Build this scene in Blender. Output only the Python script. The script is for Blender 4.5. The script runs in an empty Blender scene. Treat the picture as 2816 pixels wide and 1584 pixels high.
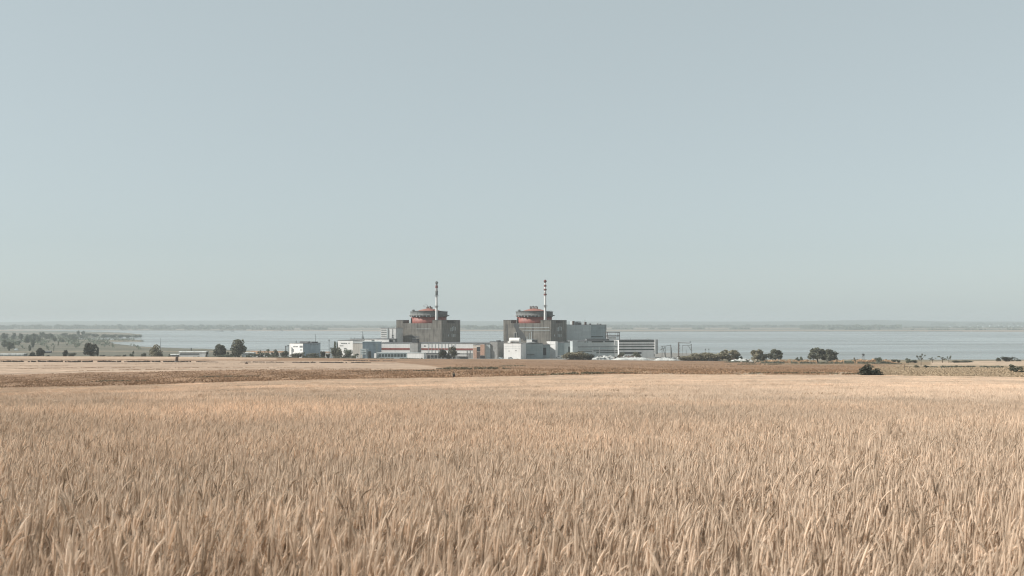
import bpy, math, random
import numpy as np
from mathutils import Vector, Matrix

rnd = random.Random(7)
R = math.radians
scene = bpy.context.scene
col = scene.collection

# ---------------------------------------------------------------- camera
CAMZ = 62.0            # metres above the lake
F = 2738.0             # focal length in photo pixels (35 mm lens, 2816 px wide)
HOR = 888.0            # photo row of the true horizon
cam_d = bpy.data.cameras.new('camera')
cam = bpy.data.objects.new('camera', cam_d); col.objects.link(cam)
cam.location = (0, 0, CAMZ); cam.rotation_euler = (R(90), 0, 0)
cam_d.lens = 35.0; cam_d.sensor_width = 36.0
cam_d.shift_y = (HOR - 792) / 2816.0
cam_d.clip_start = 0.1; cam_d.clip_end = 80000
cam_d.dof.use_dof = True; cam_d.dof.focus_distance = 30.0; cam_d.dof.aperture_fstop = 8.0
scene.camera = cam

# ---------------------------------------------------------------- world, sun, exposure
SUN_EL = R(38); SUN_AZ_VEC = Vector((-0.988, -0.15)).normalized()
world = bpy.data.worlds.new('World'); scene.world = world; world.use_nodes = True
wn = world.node_tree; wn.nodes.clear()
sky = wn.nodes.new('ShaderNodeTexSky'); sky.sky_type = 'NISHITA'; sky.sun_disc = False
sky.sun_elevation = SUN_EL
sky.sun_rotation = math.atan2(SUN_AZ_VEC.x, SUN_AZ_VEC.y)   # clockwise from +Y
sky.altitude = 100; sky.air_density = 1.0; sky.dust_density = 0.9; sky.ozone_density = 1.5
hs = wn.nodes.new('ShaderNodeHueSaturation'); hs.inputs['Saturation'].default_value = 0.38
bg = wn.nodes.new('ShaderNodeBackground'); bg.inputs['Strength'].default_value = 0.09
wo = wn.nodes.new('ShaderNodeOutputWorld')
tint = wn.nodes.new('ShaderNodeMix'); tint.data_type = 'RGBA'; tint.blend_type = 'MULTIPLY'; tint.inputs['Factor'].default_value = 1
tint.inputs[7].default_value = (1.0, 1.07, 1.07, 1)
wn.links.new(sky.outputs[0], hs.inputs['Color']); wn.links.new(hs.outputs[0], tint.inputs[6]); veil = wn.nodes.new('ShaderNodeMix'); veil.data_type = 'RGBA'; veil.inputs['Factor'].default_value = 0.62   # thin even high cloud
veil.inputs[7].default_value = (4.55, 5.3, 5.42, 1)
wn.links.new(tint.outputs[2], veil.inputs[6]); wn.links.new(veil.outputs[2], bg.inputs['Color'])
wn.links.new(bg.outputs[0], wo.inputs['Surface'])
sd = bpy.data.lights.new('sun', 'SUN'); sd.energy = 4.8; sd.angle = R(0.6); sd.color = (1.0, 0.95, 0.88)
so = bpy.data.objects.new('sun', sd); col.objects.link(so)
sv = Vector((SUN_AZ_VEC.x * math.cos(SUN_EL), SUN_AZ_VEC.y * math.cos(SUN_EL), math.sin(SUN_EL)))
so.rotation_euler = sv.to_track_quat('Z', 'Y').to_euler(); so.location = (-200, 0, 300)
scene.view_settings.view_transform = 'Standard'; scene.view_settings.look = 'None'
scene.view_settings.exposure = 0.35; scene.view_settings.gamma = 1.0
scene.view_settings.use_curve_mapping = False
scene.render.engine = 'CYCLES'
scene.cycles.use_denoising = True; scene.cycles.pixel_filter_type = 'BLACKMAN_HARRIS'; scene.cycles.filter_width = 1.15
scene.cycles.max_bounces = 8; scene.cycles.diffuse_bounces = 5; scene.cycles.transmission_bounces = 4
scene.cycles.volume_bounces = 1; scene.cycles.transparent_max_bounces = 8

# ---------------------------------------------------------------- helpers
def U(px): return (px - 1408.0) / F
def zrow(row, Y): return CAMZ - (row - HOR) * Y / F

def tag(o, label=None, cat=None, group=None, kind=None):
    if label: o['label'] = label
    if cat: o['category'] = cat
    if group: o['group'] = group
    if kind: o['kind'] = kind
    return o

def empty(name, loc, rz=0.0):
    o = bpy.data.objects.new(name, None); col.objects.link(o)
    o.location = loc; o.rotation_euler = (0, 0, rz); o.empty_display_size = 1
    return o

class MB:
    def __init__(s): s.v = []; s.f = []
    def add(s, vs, fs):
        b = len(s.v); s.v += [tuple(v) for v in vs]; s.f += [tuple(i + b for i in f) for f in fs]; return s
    def box(s, x0, x1, y0, y1, z0, z1):
        if x0 > x1: x0, x1 = x1, x0
        return s.add([(x0,y0,z0),(x1,y0,z0),(x1,y1,z0),(x0,y1,z0),(x0,y0,z1),(x1,y0,z1),(x1,y1,z1),(x0,y1,z1)],
                     [(0,3,2,1),(4,5,6,7),(0,1,5,4),(1,2,6,5),(2,3,7,6),(3,0,4,7)])
    def prism(s, poly, z0, z1):
        n = len(poly)
        return s.add([(x,y,z0) for x,y in poly] + [(x,y,z1) for x,y in poly],
                     [tuple(range(n-1,-1,-1)), tuple(range(n,2*n))] + [(i,(i+1)%n,(i+1)%n+n,i+n) for i in range(n)])
    def xprism(s, prof, x0, x1):           # profile in y,z pushed along x
        n = len(prof)
        return s.add([(x0,y,z) for y,z in prof] + [(x1,y,z) for y,z in prof],
                     [tuple(range(n)), tuple(range(2*n-1,n-1,-1))] + [(i,i+n,(i+1)%n+n,(i+1)%n) for i in range(n)])
    def lathe(s, prof, cx=0, cy=0, n=24, a0=0, a1=2*math.pi):
        full = abs(a1 - a0 - 2*math.pi) < 1e-6
        m = n if full else n + 1
        vs = []
        for r, z in prof:
            for i in range(m):
                a = a0 + (a1-a0)*i/n; vs.append((cx + r*math.cos(a), cy + r*math.sin(a), z))
        fs = []
        for k in range(len(prof)-1):
            for i in range(n):
                j = (i+1) % m if full else i+1
                fs.append((k*m+i, k*m+j, (k+1)*m+j, (k+1)*m+i))
        if full:
            fs.append(tuple(range(m-1,-1,-1))); fs.append(tuple((len(prof)-1)*m+i for i in range(m)))
        return s.add(vs, fs)
    def tube(s, pts, r0, r1=None, n=6):
        if r1 is None: r1 = r0
        pts = [Vector(p) for p in pts]; m = len(pts); vs = []
        for k, p in enumerate(pts):
            d = (pts[min(k+1,m-1)] - pts[max(k-1,0)]).normalized()
            a = d.cross(Vector((0,0,1)) if abs(d.z) < 0.9 else Vector((1,0,0))).normalized(); b = d.cross(a)
            r = r0 + (r1-r0)*k/max(1,m-1)
            for i in range(n):
                t = 2*math.pi*i/n; vs.append(p + a*(r*math.cos(t)) + b*(r*math.sin(t)))
        fs = [(k*n+i, k*n+(i+1)%n, (k+1)*n+(i+1)%n, (k+1)*n+i) for k in range(m-1) for i in range(n)]
        fs += [tuple(range(n-1,-1,-1)), tuple((m-1)*n+i for i in range(n))]
        return s.add(vs, fs)
    def build(s, name, mat, parent=None, smooth=False):
        me = bpy.data.meshes.new(name); me.from_pydata(s.v, [], s.f); me.update()
        if mat: me.materials.append(mat)
        if smooth: me.polygons.foreach_set('use_smooth', [True]*len(me.polygons))
        o = bpy.data.objects.new(name, me); col.objects.link(o)
        if parent: o.parent = parent
        return o

# ---------------------------------------------------------------- materials
def mat(name, c, rough=0.8, var=0.18, scale=0.25, streak=False, panels=None, stain=0.0, metal=0.0, lines=None):
    m = bpy.data.materials.new(name); m.use_nodes = True; nt = m.node_tree; N = nt.nodes; L = nt.links
    p = N['Principled BSDF']; p.inputs['Roughness'].default_value = rough; p.inputs['Metallic'].default_value = metal
    tc = N.new('ShaderNodeTexCoord'); mp = N.new('ShaderNodeMapping'); L.new(tc.outputs['Object'], mp.inputs['Vector'])
    mp.inputs['Scale'].default_value = (1, 1, 0.15) if streak else (1, 1, 1)
    no = N.new('ShaderNodeTexNoise'); no.inputs['Scale'].default_value = scale; no.inputs['Detail'].default_value = 5
    no.inputs['Roughness'].default_value = 0.65
    L.new(mp.outputs[0], no.inputs['Vector'])
    rp = N.new('ShaderNodeValToRGB'); rp.color_ramp.elements[0].position = 0.3; rp.color_ramp.elements[1].position = 0.7
    rp.color_ramp.elements[0].color = tuple(x*(1-var) for x in c) + (1,)
    rp.color_ramp.elements[1].color = tuple(min(1, x*(1+var)) for x in c) + (1,)
    L.new(no.outputs['Fac'], rp.inputs['Fac']); out = rp.outputs['Color']
    if panels:
        w, h, dark = panels
        sx = N.new('ShaderNodeSeparateXYZ'); L.new(tc.outputs['Object'], sx.inputs[0])
        ad = N.new('ShaderNodeMath'); ad.operation = 'ADD'; L.new(sx.outputs['X'], ad.inputs[0]); L.new(sx.outputs['Y'], ad.inputs[1])
        cb = N.new('ShaderNodeCombineXYZ'); L.new(ad.outputs[0], cb.inputs['X']); L.new(sx.outputs['Z'], cb.inputs['Y'])
        br = N.new('ShaderNodeTexBrick'); br.offset = 0.0; br.inputs['Scale'].default_value = 1.0
        br.inputs['Brick Width'].default_value = w; br.inputs['Row Height'].default_value = h
        br.inputs['Mortar Size'].default_value = 0.22; br.inputs['Mortar Smooth'].default_value = 0.3
        br.inputs['Color1'].default_value = (1,1,1,1); br.inputs['Color2'].default_value = (0.86,0.87,0.88,1)
        br.inputs['Mortar'].default_value = (dark,dark,dark,1); L.new(cb.outputs[0], br.inputs['Vector'])
        mx = N.new('ShaderNodeMix'); mx.data_type = 'RGBA'; mx.blend_type = 'MULTIPLY'; mx.inputs['Factor'].default_value = 1
        L.new(out, mx.inputs[6]); L.new(br.outputs['Color'], mx.inputs[7]); out = mx.outputs[2]
    if stain:
        mp2 = N.new('ShaderNodeMapping'); mp2.inputs['Scale'].default_value = (0.5, 0.5, 0.045); L.new(tc.outputs['Object'], mp2.inputs['Vector'])
        n2 = N.new('ShaderNodeTexNoise'); n2.inputs['Scale'].default_value = 1.0; n2.inputs['Detail'].default_value = 4
        L.new(mp2.outputs[0], n2.inputs['Vector'])
        r2 = N.new('ShaderNodeValToRGB'); r2.color_ramp.elements[0].position = 0.48; r2.color_ramp.elements[1].position = 0.68
        r2.color_ramp.elements[0].color = (1,1,1,1); k = 1-stain; r2.color_ramp.elements[1].color = (k,k,k,1)
        L.new(n2.outputs['Fac'], r2.inputs['Fac'])
        mx = N.new('ShaderNodeMix'); mx.data_type = 'RGBA'; mx.blend_type = 'MULTIPLY'; mx.inputs['Factor'].default_value = 1
        L.new(out, mx.inputs[6]); L.new(r2.outputs['Color'], mx.inputs[7]); out = mx.outputs[2]
    L.new(out, p.inputs['Base Color'])
    return m

M = {}
M['concrete'] = mat('weathered_concrete', (0.185,0.174,0.154), 0.9, 0.2, 0.12, panels=(9.0, 6.2, 1.14), stain=0.5)
M['concrete2'] = mat('pale_concrete', (0.28,0.28,0.27), 0.9, 0.16, 0.2, panels=(6.0, 3.2, 0.88), stain=0.25)
M['white'] = mat('white_panel', (0.66,0.65,0.63), 0.7, 0.08, 0.2, panels=(6.0, 2.4, 0.86), stain=0.14)
M['white2'] = mat('white_plaster', (0.72,0.71,0.69), 0.7, 0.07, 0.15, stain=0.12)
M['bluegrey'] = mat('blue_grey_cladding', (0.30,0.355,0.365), 0.6, 0.1, 0.15, panels=(12.0, 2.6, 0.84), stain=0.12)
M['palegrey'] = mat('pale_grey_cladding', (0.46,0.50,0.50), 0.6, 0.08, 0.15, panels=(12.0, 3.0, 0.88), stain=0.15)
M['blue'] = mat('blue_steel_and_side_shade', (0.26,0.33,0.38), 0.55, 0.12, 0.2, panels=(4.0, 6.0, 0.85), stain=0.2)  # blue steel of the hall, also the painted shade on the office side
M['beige'] = mat('beige_plaster', (0.58,0.53,0.47), 0.8, 0.12, 0.2, stain=0.2)
M['orange'] = mat('orange_panel', (0.43,0.27,0.20), 0.7, 0.14, 0.3, stain=0.2)
M['red'] = mat('faded_red_paint', (0.245,0.078,0.062), 0.6, 0.16, 0.15, stain=0.25)
M['redroof'] = mat('orange_red_roof_paint', (0.28,0.115,0.085), 0.6, 0.14, 0.15, stain=0.2)
M['redband'] = mat('dark_red_band', (0.15,0.048,0.043), 0.6, 0.15, 0.5)
M['roof'] = mat('dark_felt_roof', (0.10,0.105,0.11), 0.9, 0.25, 0.3)
M['dark'] = mat('dark_opening', (0.025,0.03,0.035), 0.5, 0.3, 0.5)
M['glass'] = mat('dark_window_glass', (0.05,0.07,0.075), 0.15, 0.3, 0.6)
M['steel'] = mat('grey_steel', (0.15,0.16,0.16), 0.5, 0.2, 0.4)
M['rust'] = mat('rusty_dark_steel', (0.10,0.075,0.065), 0.8, 0.3, 0.4)
M['gallery'] = mat('grey_gallery_concrete', (0.145,0.155,0.152), 0.85, 0.2, 0.2, panels=(5.0, 3.5, 0.75), stain=0.35)
M['stackgrey'] = mat('sooty_stack_paint', (0.32,0.30,0.295), 0.6, 0.15, 0.3)
M['stackwhite'] = mat('white_stack_paint', (0.62,0.62,0.61), 0.5, 0.07, 0.2, stain=0.1)
M['stainmat'] = mat('soot_stain', (0.07,0.075,0.078), 0.95, 0.3, 0.3, streak=True)
M['tarp'] = mat('white_tarpaulin', (0.50,0.51,0.49), 0.6, 0.3, 0.3, stain=0.35)
M['mound'] = mat('pale_gravel_mound', (0.52,0.50,0.46), 0.95, 0.2, 0.3)
M['bark'] = mat('brown_bark', (0.10,0.08,0.06), 0.9, 0.3, 1.0)
M['skin'] = mat('skin', (0.45,0.28,0.2), 0.6, 0.05, 3)
M['jacket'] = mat('dark_green_cloth', (0.03,0.05,0.04), 0.9, 0.2, 3)
M['trousers'] = mat('dark_brown_cloth', (0.04,0.03,0.03), 0.9, 0.2, 3)
M['hair'] = mat('dark_hair', (0.02,0.015,0.012), 0.7, 0.2, 5)
M['slab'] = mat('brown_weathered_slab', (0.13,0.09,0.065), 0.9, 0.3, 0.8)

def leaf_mat(name, c, c2, transl=0.15, patchy=False):
    m = bpy.data.materials.new(name); m.use_nodes = True; nt = m.node_tree; N = nt.nodes; L = nt.links
    p = N['Principled BSDF']; p.inputs['Roughness'].default_value = 0.85
    at = N.new('ShaderNodeAttribute'); at.attribute_name = 'tone'
    rp = N.new('ShaderNodeValToRGB'); rp.color_ramp.elements[0].color = c + (1,); rp.color_ramp.elements[1].color = c2 + (1,)
    if patchy:
        rp.color_ramp.elements[0].color = (0.15, 0.11, 0.08, 1); e_ = rp.color_ramp.elements.new(0.14); e_.color = c + (1,)
    L.new(at.outputs['Fac'], rp.inputs['Fac']); colr = rp.outputs['Color']
    if patchy:      # uneven ripeness over the field
        geo = N.new('ShaderNodeNewGeometry')
        for sc, lo, hi in ((0.12, 0.84, 1.12), (0.02, 0.9, 1.08)):
            no = N.new('ShaderNodeTexNoise'); no.inputs['Scale'].default_value = sc; no.inputs['Detail'].default_value = 4; L.new(geo.outputs['Position'], no.inputs['Vector'])
            mr = N.new('ShaderNodeMapRange'); mr.inputs['From Min'].default_value = .34; mr.inputs['From Max'].default_value = .66; mr.inputs['To Min'].default_value = lo; mr.inputs['To Max'].default_value = hi
            L.new(no.outputs['Fac'], mr.inputs['Value']); vm = N.new('ShaderNodeVectorMath'); vm.operation = 'SCALE'; L.new(colr, vm.inputs[0]); L.new(mr.outputs[0], vm.inputs['Scale']); colr = vm.outputs[0]
    L.new(colr, p.inputs['Base Color'])
    tr = N.new('ShaderNodeBsdfTranslucent'); L.new(colr, tr.inputs['Color'])
    ms = N.new('ShaderNodeMixShader'); ms.inputs['Fac'].default_value = transl
    L.new(p.outputs[0], ms.inputs[1]); L.new(tr.outputs[0], ms.inputs[2]); L.new(ms.outputs[0], N['Material Output'].inputs['Surface'])
    return m
M['leaf'] = leaf_mat('dark_green_leaves', (0.055,0.06,0.042), (0.17,0.17,0.12))
M['leaf_olive'] = leaf_mat('olive_brown_leaves', (0.12,0.11,0.07), (0.31,0.28,0.195))
M['leaf_mid'] = leaf_mat('grey_green_leaves', (0.08,0.10,0.07), (0.19,0.21,0.15))
M['leaf_black'] = leaf_mat('blackish_leaves', (0.028,0.034,0.026), (0.085,0.09,0.062))
M['drygrass'] = leaf_mat('tan_dry_grass', (0.30,0.195,0.115), (0.54,0.37,0.235))
M['browngrass'] = leaf_mat('brown_dry_grass', (0.21,0.13,0.076), (0.37,0.235,0.14))
M['palegrass'] = leaf_mat('pale_dry_grass', (0.28,0.21,0.14), (0.46,0.355,0.24))
M['wheat'] = leaf_mat('ripe_wheat_straw', (0.43,0.32,0.225), (0.96,0.785,0.62), 0.42, True)
M['wheat_far'] = leaf_mat('ripe_wheat_canopy', (0.51,0.385,0.28), (0.87,0.71,0.56), 0.38, True)

# ---------------------------------------------------------------- terrain
def I(px, pts):
    xs, ys = zip(*pts); return np.interp(px, xs, ys)
rowE300 = [(0,1067),(400,1058.5),(700,1048),(1000,1042),(1250,1038),(1700,1029),(2200,1031),(2500,1033),(2816,1038)]
rowB = [(0,1031),(270,1024),(600,1018.5),(900,1017),(1235,1015.5),(1700,1013),(2200,1015),(2816,1014)]
rowM = [(0,1000),(700,1000),(1300,1002),(2000,1004),(2816,1004)]
rowE = [(0,979.5),(500,981),(800,984),(1000,986.5),(1400,988.5),(1800,993),(2200,996),(2500,996),(2816,992)]
zA = [(0,15),(550,15),(750,18.2),(1900,18.2),(2100,15),(2816,16)]
zB = [(0,8),(550,8),(750,17.5),(1850,17.5),(2050,4),(2816,4)]
S_sh = [(0,2300),(560,2300),(700,2050),(1000,1850),(1700,1780),(2050,1600),(2816,1560)]
F_rows = [(0,907.5),(200,908.5),(700,909.5),(1000,911),(1700,912.5),(2300,911.5),(2816,912.5)]
ridge = [(0,886),(150,883.5),(400,882.5),(700,881),(900,883),(1200,882.5),(1700,884.5),(2000,884),(2200,883),(2400,879.5),(2520,882),(2600,884),(2816,884.5)]
leftpoly = np.array([(-900,1010),(720,1010),(700,974),(560,965),(400,958.5),(305,947.5),(312,944.5),(245,942.5),(250,940.5),(385,939.6),(392,938),
    (370,936.3),(300,936),(250,935.5),(207,934),(215,931),(300,928),(392,925.5),(388,921),(345,916.5),(290,913.5),(200,911.5),(100,909),(-900,908)], float)

def hermite(y, ys, vs):      # monotone-ish cubic through arrays vs[k](per point), shared knots ys
    ys = np.asarray(ys, float); k = np.clip(np.searchsorted(ys, y) - 1, 0, len(ys) - 2)
    V = np.stack(vs); n = len(ys); idx = np.arange(y.size)
    d = (V[1:] - V[:-1]) / (ys[1:] - ys[:-1])[:, None]
    m = np.zeros_like(V); m[0] = d[0]; m[-1] = d[-1]
    for i in range(1, n-1):
        w = np.where(d[i-1]*d[i] > 0, 2*d[i-1]*d[i]/(d[i-1]+d[i]+1e-12), 0.0); m[i] = w
    y0 = ys[k]; h = ys[k+1] - y0; t = np.clip((y - y0)/h, 0, 1)
    p0, p1, m0, m1 = V[k, idx], V[k+1, idx], m[k, idx], m[k+1, idx]
    return (2*t**3-3*t**2+1)*p0 + (t**3-2*t**2+t)*h*m0 + (-2*t**3+3*t**2)*p1 + (t**3-t**2)*h*m1

def inpoly(px, row, poly):
    ins = np.zeros(px.shape, bool); n = len(poly); j = n-1
    for i in range(n):
        xi, yi = poly[i]; xj, yj = poly[j]
        c = ((yi > row) != (yj > row)) & (px < (xj-xi)*(row-yi)/(yj-yi+1e-12)+xi)
        ins ^= c; j = i
    return ins

def wob(a, b, s=0):
    return (np.sin(a*1.0+b*0.7+s)+np.sin(a*2.3-b*1.9+1.7*s)*0.6+np.sin(a*4.9+b*4.1+2.9*s)*0.35+np.sin(a*9.7-b*8.3+s*.3)*0.2)/2.15

WH = 0.86   # wheat height
def ground(x, Y):
    x = np.atleast_1d(np.asarray(x, float)).ravel(); Y = np.atleast_1d(np.asarray(Y, float)).ravel()
    px = 1408 + F*x/np.maximum(Y, 40.0)
    one = np.ones_like(px)
    e300 = (I(px, rowE300)-HOR)*300/F
    c120 = 7.0 + (e300-16.0)*0.33; c60 = 3.95 + (e300-16.0)*0.13
    knots = [-100, 2, 8, 15, 27, 60, 120, 300, 335, 600, 850, 1150, 1250, 1450, 1600]
    drops = [one*1.54, one*(0.70+WH), one*(1.08+WH), one*(1.47+WH), one*(2.12+WH), c60+WH, c120+WH, e300+WH,
             (I(px, rowE300)-1.0-HOR)*335/F, (I(px, rowB)-HOR)*600/F, (I(px, rowM)-HOR)*850/F, (I(px, rowE)-HOR)*1150/F,
             CAMZ-I(px, zA), CAMZ-I(px, zB), CAMZ-I(px, zB)*0.85]
    z = CAMZ - hermite(np.clip(Y, -100, 1600), knots, drops)
    z += np.where((Y > 330) & (Y < 1100), 0.25*wob(x/60, Y/45), 0) + np.where(Y < 280, 0.03*wob(x/3, Y/3, 2), 0)
    # beyond the plateau
    Yw = np.maximum(Y, 1.0)
    row0 = HOR + F*CAMZ/Yw + 0.5*wob(px/35, Yw/400)
    pxw = px + 6*wob(px/20, Yw/300, 3)
    far = Y > I(px, [(p, F*CAMZ/(r-HOR)) for p, r in F_rows]) * (1+0.012*wob(px/40, 0, 5))
    near = Y < I(px, S_sh) + 15*wob(px/15, 0, 1)
    left = inpoly(pxw, row0, leftpoly)
    zl = np.interp(Y, [1450, 1700, 2500, 4500, 9000], [8, 6.0, 4.0, 2.5, 2.2]) + 0.8*wob(x/130, Y/170)
    zn = np.minimum(np.interp(Y, [1450, 1600, 2300], [20, 12, 1.0]), I(px, zB)*1.0)
    rz = CAMZ - (I(px, ridge)-HOR)*20000/F
    zf = hermite(np.clip(Y, 6000, 30000), [6000, 7500, 10500, 14000, 20000, 30000],
                 [one*2.5, one*4, one*8, 18+0*px, rz, rz*0.7]) + np.where(Y > 9000, 5*wob(x/1400, Y/900, 4), 0)*np.clip((Y-9000)/6000, 0, 1)
    zo = np.where(far, zf, np.where(left, zl, np.where(near, zn, -5.0)))
    bl = np.clip((Y-1500)/100, 0, 1)
    z = np.where(Y > 1500, z*(1-bl)+np.where(zo < 0, zo, zo)*bl, z)
    return z
def G(x, Y): return float(ground(x, Y)[0])
def gp(px, Y): x = U(px)*Y; return Vector((x, Y, G(x, Y)))

def ground_color(x, Y, z):
    px = 1408 + F*x/np.maximum(Y, 40.0); n = x.size
    row = HOR + F*(CAMZ-z)/np.maximum(Y, 2)
    C = np.zeros((n, 3)); C[:] = (0.44, 0.31, 0.195); C[Y < 60] = (0.36, 0.255, 0.16)                       # wheat ground
    rowf = row + 1.0*wob(px/45, Y/60, 1) + np.random.default_rng(2).normal(0, .5, n)
    past = Y > 300
    brown = np.array((0.37, 0.225, 0.132)); pale = np.array((0.57, 0.405, 0.285)); C[past] = brown
    T = I(px, [(0,991.5),(700,992),(900,993.5),(1090,996.5),(1180,1004.5),(1235,1016),(1300,1040)])
    B = I(px, rowB); Lm = past & (px < 1300) & (rowf < B) & (rowf > T); C[Lm] = pale
    m = past & (Y < 1500) & (rowf <= T) & (px < 1300); C[m] = brown*1.02
    m = past & (Y < 1500) & (rowf < 988.5) & (px < 760); C[m] = (0.60, 0.43, 0.30)
    k = np.clip((px-2400)/90, 0, 1)[:, None]; m = past & (px > 2400); C[m] = (C*(1-k)+np.array((0.47,0.36,0.235))*k)[m]
    m = past & (px > 2520) & (rowf < 1004.5); C[m] = (0.62, 0.46, 0.32)
    m = past & (px > 2100) & (px < 2560) & (rowf < 1003) ; C[m] = (0.36, 0.26, 0.16)
    m = past & (px > 1380) & (px < 1780) & (rowf > 1017) & (rowf < 1030); C[m] = (0.46,0.30,0.18)
    m = past & (px > 1780) & (px < 2420) & (rowf > 1024); C[m] = (0.50,0.37,0.255)
    m = (Y > 1165) & (Y < 1700) & (px > 690) & (px < 1980); C[m] = (0.34,0.325,0.295)
    m = (Y > 1165) & (Y < 1700) & (px >= 1980); C[m] = (0.30,0.25,0.17)
    m = (Y > 1165) & (px <= 690); C[m] = (0.185,0.175,0.13)
    st = wob(Y/70, x/700, 6); m2 = m & (st > 0.55); C[m2] = (0.33,0.27,0.19)
    m2 = m & (st < -0.6); C[m2] = (0.13,0.135,0.10)
    far = Y > 5500
    st = wob(Y/420, x/5200, 2); C[far] = (0.22,0.20,0.15)
    C[far & (st > 0.2)] = (0.42,0.33,0.245); C[far & (st < -0.45)] = (0.10,0.13,0.09)
    C[(Y > 11500)] = (0.13,0.15,0.11)
    rim = (Y > 1650) & (z < 1.2) & (z > -2); C[rim] = (0.42,0.38,0.30)
    C[z < -2] = (0.10,0.12,0.11)
    C *= (1 + 0.08*wob(x/90, Y/22, 9))[:, None]
    g_ = C @ np.array((.3,.6,.1)); C = g_[:,None]*.1 + C*.9; C *= np.where((Y > 300)[:,None], 0.74, 0.9)
    return np.clip(C, 0, 1)

def grid_mesh(name, X, Yg, Z, C, matl):
    nr, nc = X.shape
    v = np.stack([X.ravel(), Yg.ravel(), Z.ravel()], 1)
    i = np.arange(nr*nc).reshape(nr, nc)
    f = np.stack([i[:-1,:-1].ravel(), i[:-1,1:].ravel(), i[1:,1:].ravel(), i[1:,:-1].ravel()], 1)
    me = bpy.data.meshes.new(name); me.vertices.add(len(v)); me.vertices.foreach_set('co', v.ravel())
    me.loops.add(f.size); me.loops.foreach_set('vertex_index', f.ravel()); me.polygons.add(len(f))
    me.polygons.foreach_set('loop_start', np.arange(0, f.size, 4)); me.polygons.foreach_set('loop_total', np.full(len(f), 4))
    me.update(calc_edges=True); me.polygons.foreach_set('use_smooth', np.ones(len(f), bool))
    if C is not None:
        a = me.color_attributes.new('soil', 'FLOAT_COLOR', 'POINT')
        a.data.foreach_set('color', np.concatenate([C, np.ones((len(C),1))], 1).ravel())
    me.materials.append(matl)
    o = bpy.data.objects.new(name, me); col.objects.link(o); return o

def ground_material():
    m = bpy.data.materials.new('fields_and_soil'); m.use_nodes = True; nt = m.node_tree; N = nt.nodes; L = nt.links
    p = N['Principled BSDF']; p.inputs['Roughness'].default_value = 0.95; p.inputs['Specular IOR Level'].default_value = 0.1
    at = N.new('ShaderNodeAttribute'); at.attribute_name = 'soil'
    geo = N.new('ShaderNodeNewGeometry'); out = at.outputs['Color']
    for sc, sy, lo, hi in ((0.004, 14.0, 0.74, 1.2), (0.02, 1.8, 0.80, 1.18), (0.16, 0.9, 0.72, 1.2), (1.1, 1.0, 0.78, 1.18)):
        mp = N.new('ShaderNodeMapping'); mp.inputs['Scale'].default_value = (sc, sc*sy, sc); L.new(geo.outputs['Position'], mp.inputs['Vector'])
        no = N.new('ShaderNodeTexNoise'); no.inputs['Scale'].default_value = 1; no.inputs['Detail'].default_value = 6; no.inputs['Roughness'].default_value = 0.7
        L.new(mp.outputs[0], no.inputs['Vector'])
        mr = N.new('ShaderNodeMapRange'); mr.inputs['From Min'].default_value = 0.32; mr.inputs['From Max'].default_value = 0.68
        mr.inputs['To Min'].default_value = lo; mr.inputs['To Max'].default_value = hi; L.new(no.outputs['Fac'], mr.inputs['Value'])
        vm = N.new('ShaderNodeVectorMath'); vm.operation = 'SCALE'; L.new(out, vm.inputs[0]); L.new(mr.outputs[0], vm.inputs['Scale']); out = vm.outputs[0]
    L.new(out, p.inputs['Base Color'])
    bp = N.new('ShaderNodeBump'); bp.inputs['Strength'].default_value = 0.5; bp.inputs['Distance'].default_value = 0.6
    L.new(no.outputs['Fac'], bp.inputs['Height']); L.new(bp.outputs[0], p.inputs['Normal'])
    return m

# row positions: dense where the photo sees them at grazing angle
Ys = [-60,-30,-10] + list(np.linspace(0, 60, 61)) + list(np.linspace(62, 300, 100)) + list(np.linspace(303, 1200, 240)) + list(np.linspace(1204, 1700, 60))
y = 1700.0
while y < 9500: y += max(8.0, 0.33*y*y/(F*60)); Ys.append(y)
Ys += list(np.geomspace(y*1.005, 30000, 70))
Ys = np.array(Ys); ss = np.linspace(-0.8, 0.8, 1100)
YY, SS = np.meshgrid(Ys, ss, indexing='ij'); XX = SS*(np.maximum(YY, 0)+350)
ZZ = ground(XX.ravel(), YY.ravel()); CC = ground_color(XX.ravel(), YY.ravel(), ZZ)
gnd = grid_mesh('ground', XX, YY, ZZ.reshape(XX.shape), CC, ground_material())
tag(gnd, 'rolling farmland of brown and straw coloured fields', None, None, 'structure')

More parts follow.
